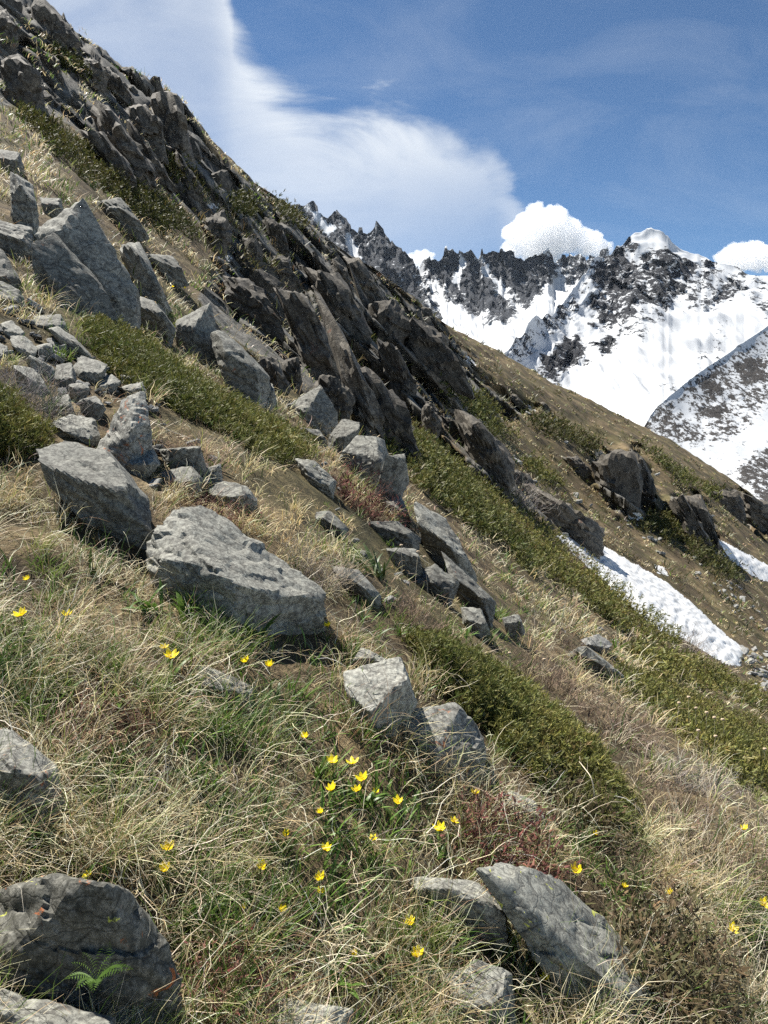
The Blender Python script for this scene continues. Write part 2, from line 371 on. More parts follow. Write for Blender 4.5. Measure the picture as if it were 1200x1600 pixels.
_w = np.linalg.solve(_A, np.concatenate([_q(_z, _d), np.zeros(3)]))
def base_z(px, d):
    X = np.stack([np.ravel(px) / 450.0, np.log(np.ravel(d))], 1)
    r = np.empty(len(X))
    for i in range(0, len(X), 40000):
        s = X[i:i + 40000]
        r[i:i + 40000] = _tps(((s[:, None] - _X[None]) ** 2).sum(-1)) @ _w[:len(_X)] + np.concatenate([np.ones((len(s), 1)), s], 1) @ _w[len(_X):]
    return (r * (np.ravel(d) + 2.0)).reshape(np.shape(d))

COLS = np.unique(np.concatenate([np.linspace(-500, -20, 60), np.linspace(-20, 1220, 440), np.linspace(1220, 1700, 60)]))
LD = np.unique(np.concatenate([np.linspace(math.log(0.75), math.log(8), 100), np.linspace(math.log(8), math.log(340), 370), np.linspace(math.log(340), math.log(900), 30)]))
GP, GL = np.meshgrid(COLS, LD, indexing='ij'); GD = np.exp(GL)
# base on a coarser grid, then refined
_cc = np.linspace(-500, 1700, 111); _ll = np.linspace(LD[0], LD[-1], 160)
_bp, _bl = np.meshgrid(_cc, _ll, indexing='ij'); _bz = base_z(_bp, np.exp(_bl)) / (np.exp(_bl) + 2)
def grid_lookup(A, cs, ls, px, ld):
    i = np.clip(np.searchsorted(cs, px, side='right') - 1, 0, len(cs) - 2); j = np.clip(np.searchsorted(ls, ld, side='right') - 1, 0, len(ls) - 2)
    a = np.clip((px - cs[i]) / (cs[i + 1] - cs[i]), 0, 1); b = np.clip((ld - ls[j]) / (ls[j + 1] - ls[j]), 0, 1)
    return A[i, j] * (1 - a) * (1 - b) + A[i + 1, j] * a * (1 - b) + A[i, j + 1] * (1 - a) * b + A[i + 1, j + 1] * a * b
Z0 = grid_lookup(_bz, _cc, _ll, GP, GL) * (GD + 2)
GX = (GP - CX) / F * GD
PY0 = HY - Z0 / GD * F
# crag areas (drawn in photo coordinates, applied on the ground they lie on)
CRAGS = [[(-60,-40),(40,-40),(120,60),(290,150),(330,230),(420,300),(560,400),(700,510),(770,590),(700,640),(650,700),(560,650),(430,610),(330,560),(300,470),(340,400),(290,330),(180,250),(90,190),(40,170),(-60,170)],
         [(640,560),(760,590),(860,640),(760,660),(820,760),(900,790),(960,860),(860,830),(760,770),(690,690)],
         [(920,700),(1000,700),(1030,780),(1020,820),(960,810),(930,770)],
         [(1040,770),(1095,770),(1140,860),(1120,880),(1050,820)],
         [(1100,760),(1160,765),(1260,820),(1260,860),(1150,815)]]
crag = np.zeros_like(GD)
for pl in CRAGS:
    crag = np.maximum(crag, smooth01(-12, 22, sdpoly(GP, PY0, pl)))
crag *= smooth01(14, 22, GD) * (1 - smooth01(380, 450, GD))
P3 = np.stack([GX.ravel(), GD.ravel(), Z0.ravel()], 1)
def FL(a): return a.reshape(GD.shape)
near = 1 - smooth01(5, 12, GD)
disp = FL(fbm(P3 * (1 / 0.55, 1 / 0.55, 0.4), 4)) * 0.075 * near
mid = smooth01(4, 10, GD)
disp += FL(fbm(P3 * (0.4, 0.4, 0.3), 5, 0.55)) * 0.40 * mid * np.clip(GD / 22, 0.2, 1.0) * (1 - 0.5 * crag)
far = smooth01(40, 90, GD)
disp += FL(fbm(P3 * (0.05, 0.05, 0.04) + 7, 5, 0.55)) * 2.6 * far * (1 - smooth01(240, 300, GD) * 0.5)
# blocky crag relief: tilted facets, long axis down the slope
def facets(sc, seed, rot):
    ca, sa = math.cos(rot), math.sin(rot)
    Q = np.stack([P3[:, 0] * ca + P3[:, 2] * sa, P3[:, 1], -P3[:, 0] * sa + P3[:, 2] * ca], 1)
    Q = Q + 0.25 / sc * np.stack([fbm(Q * sc * .7 + s, 3) for s in (1, 5, 9)], 1)
    f1, f2, hid, off = cells(Q * sc * np.array((0.35, 0.9, 1.3)), seed)
    t = (hid[:, 0] - 0.5) * 1.3 + off[:, 1] * (hid[:, 1] - 0.5) * 2.6 + off[:, 2] * (hid[:, 2] - 0.5) * 2.0
    return FL(t - np.exp(-((f2 - f1) / 0.06) ** 2) * 0.45)
RD = -0.95
relief = crag * (facets(0.16, 1, RD) * 2.6 + facets(0.42, 2, RD) * 1.15 + facets(1.1, 3, RD) * 0.42) * np.clip(GD / 55, 0.35, 1.6)
disp += relief * 0.22
# skyline pinnacles
disp += crag * smooth01(40, 46, GD) * (1 - smooth01(58, 70, GD)) * np.maximum(0, FL(ridged(P3 * (0.22, 0.22, 0.1), 3))) * 1.4 * (1 - smooth01(330, 420, GP))
GZ = Z0 + disp
PYG = HY - GZ / GD * F
DG = GD - relief * 1.1      # relief also towards / away from the path
GX = (GP - CX) / F * DG; GZ = (HY - PYG) / F * DG
VPY = np.minimum.accumulate(PYG, axis=1)           # highest row reached so far in each column: hidden ground test
rockmask = np.clip(crag * 0.78 + 0.02, 0, 1)
gv = np.stack([GX.ravel(), DG.ravel(), GZ.ravel()], 1)
ni, nj = GD.shape; idx = np.arange(ni * nj).reshape(ni, nj)
gf = np.stack([idx[:-1, :-1].ravel(), idx[1:, :-1].ravel(), idx[1:, 1:].ravel(), idx[:-1, 1:].ravel()], 1)
hill = link('hillside', mesh_np('hillside', gv, gf, M['ground'], True, {'rock': rockmask.ravel(), 'far': smooth01(15, 60, GD).ravel()}))
tag(hill, 'steep mountainside of dry turf and dark crags falling to the right', kind='structure')

def ground_z(x, y):
    x = np.asarray(x, float); y = np.maximum(np.asarray(y, float), 0.76)
    return grid_lookup(GZ, COLS, LD, x / y * F + CX, np.log(y))
_inc = {}
def hit(px, py):
    """ground point seen at photo pixel: arrays -> depth (nan where there is none)"""
    px = np.atleast_1d(np.asarray(px, float)); py = np.atleast_1d(np.asarray(py, float))
    i = np.clip(np.searchsorted(COLS, px, side='right') - 1, 0, len(COLS) - 2); a = np.clip((px - COLS[i]) / (COLS[i + 1] - COLS[i]), 0, 1)
    out = np.full(len(px), np.nan)
    for s in range(0, len(px), 20000):
        sl = slice(s, s + 20000)
        rows = VPY[i[sl]] * (1 - a[sl, None]) + VPY[i[sl] + 1] * a[sl, None]
        m = rows <= py[sl, None]; j = m.argmax(1); ok = m.any(1) & (j > 0)
        jj = np.maximum(j, 1); k = np.arange(len(jj))
        r0, r1 = rows[k, jj - 1], rows[k, jj]; t = np.clip((r0 - py[sl]) / np.maximum(r0 - r1, 1e-6), 0, 1)
        ii = i[sl] + (a[sl] > 0.5); out[sl] = np.where(ok, DG[ii, jj - 1] * (1 - t) + DG[ii, jj] * t, np.nan)
    return out
def at(px, py):
    d = float(hit(px, py)[0])
    if not np.isfinite(d): d = 60.0
    return Vector(((px - CX) / F * d, d, (HY - py) / F * d))
def on_ground(px, py):
    p = at(px, py); p.z = float(ground_z(p.x, p.y)); return p

# ---------------------------------------------------------------- far mountains
def mountain(name, label, ridge, base, rocks, mat, nx, nt, x0, x1, gpow, amp, nsc, seed, spike=0.0, flat=0.18, fl_amp=0.0, back=1.35, facet=30.0, gul=0.0, jag=0.0):
    R = np.array(ridge, float); B = np.array(base, float)
    xs = np.linspace(x0, x1, nx)
    ry = np.interp(xs, R[:, 0], R[:, 1]); X3 = np.stack([xs, xs * 0, xs * 0 + seed], 1)
    cl_ = cells(X3 * (.085, 1, 1), 3)[2][:, 0]; ry = ry + jag * ((cl_ - .5) * 1.0 + 0.7 * fbm(X3 * (.07, 1, 1), 2)); rd = np.exp(np.interp(xs, R[:, 0], np.log(R[:, 2])))
    by = np.interp(xs, B[:, 0], B[:, 1]); bd = np.exp(np.interp(xs, B[:, 0], np.log(B[:, 2])))
    t = np.concatenate([-np.linspace(1, 0, 14)[:-1] ** 1.3, np.linspace(0, 1, nt) ** 1.12])
    X, T_ = np.meshgrid(xs, t, indexing='ij')
    RY, RDp, BY, BD = (np.repeat(a[:, None], len(t), 1) for a in (ry, rd, by, bd))
    tp = np.maximum(T_, 0); tn = np.maximum(-T_, 0)
    PY = RY + (BY - RY) * tp
    D = RDp * (BD / RDp) ** (tp ** gpow)
    Zm = (HY - PY) / F * D
    D = D * (1 + (back - 1) * tn); Zm = Zm - tn * RDp * 0.22
    Xw = (X - CX) / F * D
    P = np.stack([Xw.ravel(), D.ravel(), Zm.ravel()], 1)
    s = nsc / 1000.0
    fade = (np.exp(-tp / 0.5)).ravel()
    n = ridged(P * s + seed, 3, 0.5) - 0.35
    dz = n * amp * (0.25 + 0.75 * fade)
    rk = np.full(X.shape, flat)
    wob = 14 * fbm(P * s * 3.0 + 40 + seed, 4).reshape(X.shape)
    wob2 = 14 * fbm(P * s * 3.0 + 80 + seed, 4).reshape(X.shape)
    for pl, lev in rocks:
        sd = sdpoly(X + wob, PY + wob2, pl); sm = smooth01(-18, 10, sd) if lev >= flat else smooth01(-6, 6, sd); rk = np.where(lev >= flat, np.maximum(rk, flat + (lev - flat) * sm), rk * (1 - sm) + lev * sm)
    rib = ridged(np.stack([P[:, 0] * s * 4.0 + P[:, 2] * s * 1.5, P[:, 1] * s * .9, P[:, 2] * s * .5], 1) + seed + 70, 4, .55)
    dz += (rib - .3) * gul * (1 - np.exp(-tp.ravel() / .06))
    rkf = np.clip(rk.ravel() + (rib - .35) * .22 * (rk.ravel() > .05), 0, 1)
    if spike:
        fl = ridged(np.stack([P[:, 0] * s * 4.5, P[:, 1] * s * 1.5, P[:, 2] * s * 0.8], 1) + seed + 3, 3, 0.6)
        dz += (fl - 0.3) * spike * (0.15 + 0.85 * np.exp(-tp.ravel() / 0.10)) * smooth01(0.4, 0.8, rkf)
    fl2 = ridged(np.stack([P[:, 0] * s * 5, P[:, 1] * s * 5, P[:, 2] * s * 2], 1) + seed + 9, 4, 0.6)
    dz += (fl2 - 0.3) * fl_amp * smooth01(0.3, 0.7, rkf)
    P[:, 2] += dz
    # broken rock faces: relief towards / away from the valley
    Q = np.stack([P[:, 0] + P[:, 2] * .5, P[:, 1] * .8, P[:, 2] * .7 - P[:, 0] * .35], 1) * s
    rel = np.zeros(len(P))
    for m_, a_ in ((5.0, 1.0), (12.0, 0.5), (26.0, 0.25)):
        f1, f2, hid, of = cells(Q * m_ + fbm(Q * m_, 2)[:, None] * .4, int(m_))
        rel += a_ * ((hid[:, 0] - .5) * 0.9 + of[:, 0] * (hid[:, 1] - .5) * 2.4 + of[:, 2] * (hid[:, 2] - .5) * 2.4)
    rel *= facet * smooth01(0.35, 0.6, rkf)
    P *= (1 + rel / np.maximum(P[:, 1], 1))[:, None]
    idx = np.arange(P.shape[0]).reshape(X.shape)
    fc = np.stack([idx[:-1, :-1].ravel(), idx[:-1, 1:].ravel(), idx[1:, 1:].ravel(), idx[1:, :-1].ravel()], 1)
    o = link(name, mesh_np(name, P, fc, mat, True, {'rock': rkf}))
    tag(o, label, kind='structure'); return o
M['mt_far'] = mountain_material('far ridge rock and snow', (0.030, 0.034, 0.042), 0.5)
M['mt_peak'] = mountain_material('peak rock and snow', (0.018, 0.0195, 0.024), 1.0, an=2.2)
M['mt_spur'] = mountain_material('spur scree and snow', (0.045, 0.041, 0.038), 3.2, an=1.0)
mountain('far_ridge', 'jagged bluish rock ridge streaked with snow at the far left',
  [(330,330,3900),(440,318,3800),(472,329,3750),(490,331,3700),(510,343,3650),(528,346,3600),(548,359,3550),(565,360,3500),(590,362,3450),(606,368,3400),(626,384,3350),(646,401,3300),(656,421,3250),(668,455,3150),(682,490,3050),(700,530,2950),(760,640,2800)],
  [(330,620,2500),(700,600,2500),(760,660,2500)],
  [([(330,300),(520,320),(600,350),(650,395),(690,500),(720,560),(600,640),(330,640)],0.63),
   ([(480,332),(505,345),(520,365),(512,372),(490,345)],0.15),([(540,365),(556,385),(570,415),(560,412),(540,385)],0.2)], M['mt_far'], 260, 110, 330, 760, 1.5, 90, 2.6, 5, spike=0, fl_amp=4, flat=0.36, gul=40, jag=9)
mountain('cirque_wall', 'dark rock towers with snow gullies above the glacier bowl',
  [(560,470,3900),(640,440,3800),(660,412,3700),(668,401,3650),(684,404,3650),(700,393,3650),(716,395,3650),(736,401,3650),(748,417,3650),(756,401,3650),(771,398,3650),(786,402,3650),(800,401,3650),(816,405,3650),(836,400,3650),(856,398,3650),(866,413,3650),(880,409,3650),(900,403,3600),(920,400,3500),(945,396,3400),(1000,400,3300),(1100,430,3200)],
  [(560,560,2200),(680,575,2000),(800,560,2000),(1100,600,1900)],
  [([(662,396),(740,396),(747,440),(792,468),(797,494),(768,506),(730,492),(700,470),(685,445),(668,430)],0.68),
   ([(754,396),(868,396),(870,430),(848,440),(842,462),(822,488),(806,474),(795,450),(772,440),(758,425)],0.68),
   ([(783,502),(800,488),(804,494),(790,508)],0.8),([(866,398),(960,385),(930,430),(880,445)],0.52),([(600,430),(664,430),(690,500),(640,520)],.5),
   ([(720,402),(728,425),(712,450),(704,446),(716,425)],0.15)], M['mt_far'], 330, 110, 560, 1100, 2.2, 60, 2.6, 12, spike=0, fl_amp=4, flat=0.16, gul=50, jag=12)
mountain('snow_peak', 'snowy peak with black rock bands rising above the valley',
  [(560,720,1150),(700,605,1250),(775,553,1350),(800,536,1400),(830,516,1500),(860,490,1600),(890,466,1700),(906,441,1750),(926,420,1800),(946,401,1850),(961,388,1880),(981,372,1900),(991,364,1900),(1011,366,1900),(1030,372,1890),(1050,385,1880),(1075,392,1870),(1100,395,1860),(1116,405,1850),(1150,409,1830),(1170,421,1800),(1200,433,1780),(1400,520,1700),(1900,720,1600)],
  [(560,900,700),(1200,960,620),(1900,1150,600)],
  [([(925,430),(945,404),(965,386),(985,372),(996,388),(985,402),(1010,402),(1060,408),(1090,420),(1085,445),(1060,470),(1040,490),(1000,492),(985,508),(950,520),(925,498),(905,488),(930,462)],0.57),
   ([(1060,392),(1118,402),(1112,425),(1080,412)],0.55),
   ([(1105,470),(1140,425),(1175,418),(1170,450),(1125,490),(1095,500)],0.5),
   ([(835,580),(870,560),(900,530),(912,545),(915,578),(890,585),(870,600)],0.66),([(925,542),(950,535),(962,552),(945,560)],0.72),
   ([(775,552),(830,515),(900,455),(925,450),(900,500),(860,545),(810,565)],0.45),
   ([(1150,400),(1260,440),(1260,560),(1190,500),(1160,450)],0.40),([(905,500),(960,520),(1000,500),(1040,500),(1010,540),(950,545)],0.40),([(1060,470),(1100,430),(1130,410),(1110,470),(1080,500)],0.45),
   ([(988,362),(1040,370),(1100,396),(1085,412),(1030,405),(1000,390)],0.0),
   ([(1000,620),(1100,560),(1150,500),(1120,600),(1040,660)],0.30)], M['mt_peak'], 420, 190, 560, 1900, 1.35, 46, 4.2, 21, spike=7, fl_amp=7, flat=0.10, gul=18, jag=3, facet=16.0)
mountain('snow_spur', 'near spur speckled with scree and melting snow at the right',
  [(820,830,620),(940,760,640),(985,705,660),(1000,682,675),(1015,652,690),(1050,616,720),(1100,580,760),(1150,541,800),(1200,505,840),(1400,380,1000),(1900,150,1300)],
  [(820,1000,430),(1200,1020,420),(1900,1100,420)],
  [([(1005,665),(1030,640),(1060,612),(1120,575),(1200,512),(1300,440),(1300,600),(1200,640),(1140,690),(1080,705),(1040,690)],0.44),
   ([(988,705),(1000,680),(1014,655),(1020,665),(1003,695)],0.7),
   ([(1090,600),(1118,595),(1128,620),(1105,625)],0.72),([(1150,570),(1200,550),(1200,600),(1165,610)],0.62),
   ([(1160,745),(1210,690),(1300,680),(1300,830),(1200,800)],0.52),([(1110,640),(1130,630),(1135,645),(1115,650)],0.75)], M['mt_spur'], 260, 130, 820, 1900, 1.2, 9, 5.0, 33, fl_amp=2, flat=0.20, facet=2.0, gul=4)
# snowfield sheet under everything out to the horizon
bm = bmesh.new()
S_ = 5200
gridn = 40
vs = [[bm.verts.new((x, y, -420 + 25 * math.sin(x * .001) * math.cos(y * .0013))) for y in np.linspace(-S_, S_, gridn)] for x in np.linspace(-S_, S_, gridn)]
for i in range(gridn - 1):
    for j in range(gridn - 1): bm.faces.new((vs[i][j], vs[i + 1][j], vs[i + 1][j + 1], vs[i][j + 1]))
me = bpy.data.meshes.new('valley_ground'); bm.to_mesh(me); bm.free()
M['mt_floor'] = mountain_material('valley floor', (0.12, 0.10, 0.07), 0.5)
tag(link('valley_ground', me, mat=M['mt_floor']), 'valley floor far below the slope', kind='structure')
print('terrain', round(time.time() - T0, 1))
# ---------------------------------------------------------------- rocks
def ico(sub):
    bm = bmesh.new(); bmesh.ops.create_icosphere(bm, subdivisions=sub, radius=1.0)
    V = np.array([v.co[:] for v in bm.verts]); Fc = np.array([[v.index for v in f.verts] for f in bm.faces]); bm.free(); return V, Fc
ICO = {s: ico(s) for s in (2, 3, 4, 5, 6)}
def hull_planes(P, merge=0.90):
    """few big facets: neighbouring hull faces closer than ~25 degrees become one plane"""
    bm = bmesh.new()
    for p in P: bm.verts.new(p)
    bmesh.ops.convex_hull(bm, input=bm.verts); c = P.mean(0); L = []
    for f in bm.faces:
        f.normal_update(); n = np.array(f.normal[:]); a = f.calc_area()
        if np.linalg.norm(n) < 0.5 or a < 1e-12: continue
        off = n @ (np.array(f.verts[0].co[:]) - c)
        if off < 0: n, off = -n, -off
        L.append((a, n, off))
    bm.free(); L.sort(key=lambda q: -q[0]); G = []
    for a, n, off in L:
        for q in G:
            if q[1] @ n > merge: q[3].append((a, n, off)); break
        else: G.append([a, n, off, [(a, n, off)]])
    N = []; O = []
    for a, n, off, mem in G:
        m = sum(w * v for w, v, _ in mem); m /= np.linalg.norm(m); mo = sum(w * o for w, _, o in mem) / sum(w for w, _, _ in mem)
        N.append(m); O.append(0.25 * ((P - c) @ m).max() + 0.75 * mo)
    return c, np.array(N), np.maximum(np.array(O), 1e-5)
def star(P, sub, pn=140, rough=0.03, strata=None, seed=0, chip=0.5, cuts=4, fac=1.0):
    c, n, off = hull_planes(P)
    rr = np.random.default_rng(900 + seed)                      # broken-off corners
    e = rr.normal(size=(cuts, 3)); e /= np.linalg.norm(e, axis=1)[:, None]
    sup = ((P - c) @ e.T).max(0)
    n = np.concatenate([n, e]); off = np.concatenate([off, np.maximum(sup * rr.uniform(0.88, 0.99, cuts), 1e-5)])
    C = P - c; w, A = np.linalg.eigh(C.T @ C / len(C)); ext = np.sqrt(np.maximum(w, 1e-9)); ext = np.maximum(ext, ext.max() * 0.22)
    U, Fc = ICO[sub]
    D = (U * ext) @ A.T; 
    if np.linalg.det(A) < 0: Fc = Fc[:, ::-1]
    D /= np.linalg.norm(D, axis=1)[:, None]
    q = np.maximum(D @ n.T, 0) / off[None]
    r = 1.0 / np.maximum((q ** pn).sum(1) ** (1.0 / pn), 1e-6)
    S = ext.max() * 3.0
    V = D * r[:, None]
    s = 1.0 / S
    k = fbm(V * s * 5.0 + seed * 3.7, 4, 0.55) * rough * 0.55 + fbm(V * s * 16 + seed, 3, 0.6) * rough * 0.30
    f1, f2, hid, of = cells(V * s * np.array((5.5, 5.5, 9.0)) + seed * 2.3, 7)
    k += ((hid[:, 0] - 0.5) * 0.5 + of[:, 0] * (hid[:, 1] - 0.5) * 0.9 + of[:, 2] * (hid[:, 2] - .5) * 0.9) * rough * fac
    k -= chip * rough * 3.0 * np.maximum(0, fbm(V * s * 3.1 + seed * 1.9 + 50, 3) - 0.15) * 2
    if strata is not None:
        h = V @ np.asarray(strata) * s * 13 + fbm(V * s * 3 + seed, 3) * 1.6
        k += (np.abs((h % 1.0) - 0.5) ** 0.5 - 0.5) * rough * 1.0
    V = V + D * (k * S)[:, None]
    return c, V, Fc
RN = [0]
ROCKPOLY = []
def rock_from_outline(pts, ridge=0.45, thick=0.7, lean=0.5, mat='rock_near', sub=5, name='boulder', parent=None, label=None, cat='boulder', group=None, rough=0.03, anchor=None, kr=-0.16, sink=0.25, fac=1.0, chip=.5):
    """pts: photo outline (col,row[,k]); stands on the ground under its lowest point; k = offset in depth / size"""
    A = np.array([p[:2] for p in pts], float)
    w_, h_ = np.ptp(A[:, 0]), np.ptp(A[:, 1]); size = max(w_, h_); lo = A[A[:, 1].argmax()]
    if anchor is None:
        hv = hit([lo[0], A[:, 0].mean()], [lo[1] - 0.10 * h_, lo[1] - 0.10 * h_]); d = np.nanmin(hv) if np.isfinite(hv).any() else 60.0
    else: d = anchor
    S = size * d / F; bot = A[:, 1].max()
    out = []
    for p in pts:
        k = p[2] if len(p) > 2 else lean * (bot - p[1]) / size
        out.append((p[0], p[1], d + k * S))
    if ridge is not None:
        il, ir = A[:, 0].argmin(), A[:, 0].argmax()
        for t in (0.22, 0.5, 0.8):
            x = A[il, 0] * (1 - t) + A[ir, 0] * t
            # top and bottom of outline at x
            ys = []
            for i in range(len(A)):
                a, b = A[i], A[(i + 1) % len(A)]
                if (a[0] - x) * (b[0] - x) <= 0 and a[0] != b[0]: ys.append(a[1] + (b[1] - a[1]) * (x - a[0]) / (b[0] - a[0]))
            if len(ys) < 2: continue
            y = min(ys) + (max(ys) - min(ys)) * (ridge + rnd.uniform(-.08, .08)); out.append((x, y, d + (kr + rnd.uniform(-.06, .06)) * S))
    P = np.array([((x - CX) / F * q, q, (HY - y) / F * q) for x, y, q in out])
    nO = len(pts); cen = P[:nO].mean(0)
    Ps = cen + (P[:nO] - cen) * 0.82; back = Ps * (1 + thick * S / Ps[:, 1])[:, None]; back[:, 2] -= 0.03 * S
    low = P[:nO][A[:, 1] > A[:, 1].min() + 0.6 * h_] + np.array((0, 0.05, -sink)) * S
    P = np.concatenate([P, back, low])
    RN[0] += 1
    c, V, Fc = star(P, sub, rough=rough, seed=RN[0], strata=(0.45, 0.25, 0.86), fac=fac, chip=chip)
    base = np.array((c[0], c[1], P[:, 2].min()))
    V = V + c - base
    me = mesh_np(name, V, Fc, M[mat], True); me.set_sharp_from_angle(angle=math.radians(20))
    o = link(name, me)
    o.location = base
    if parent: o.location = Vector(base) - parent.location; o.parent = parent
    if label: tag(o, label, cat, group)
    ROCKPOLY.append((A, d))
    return o
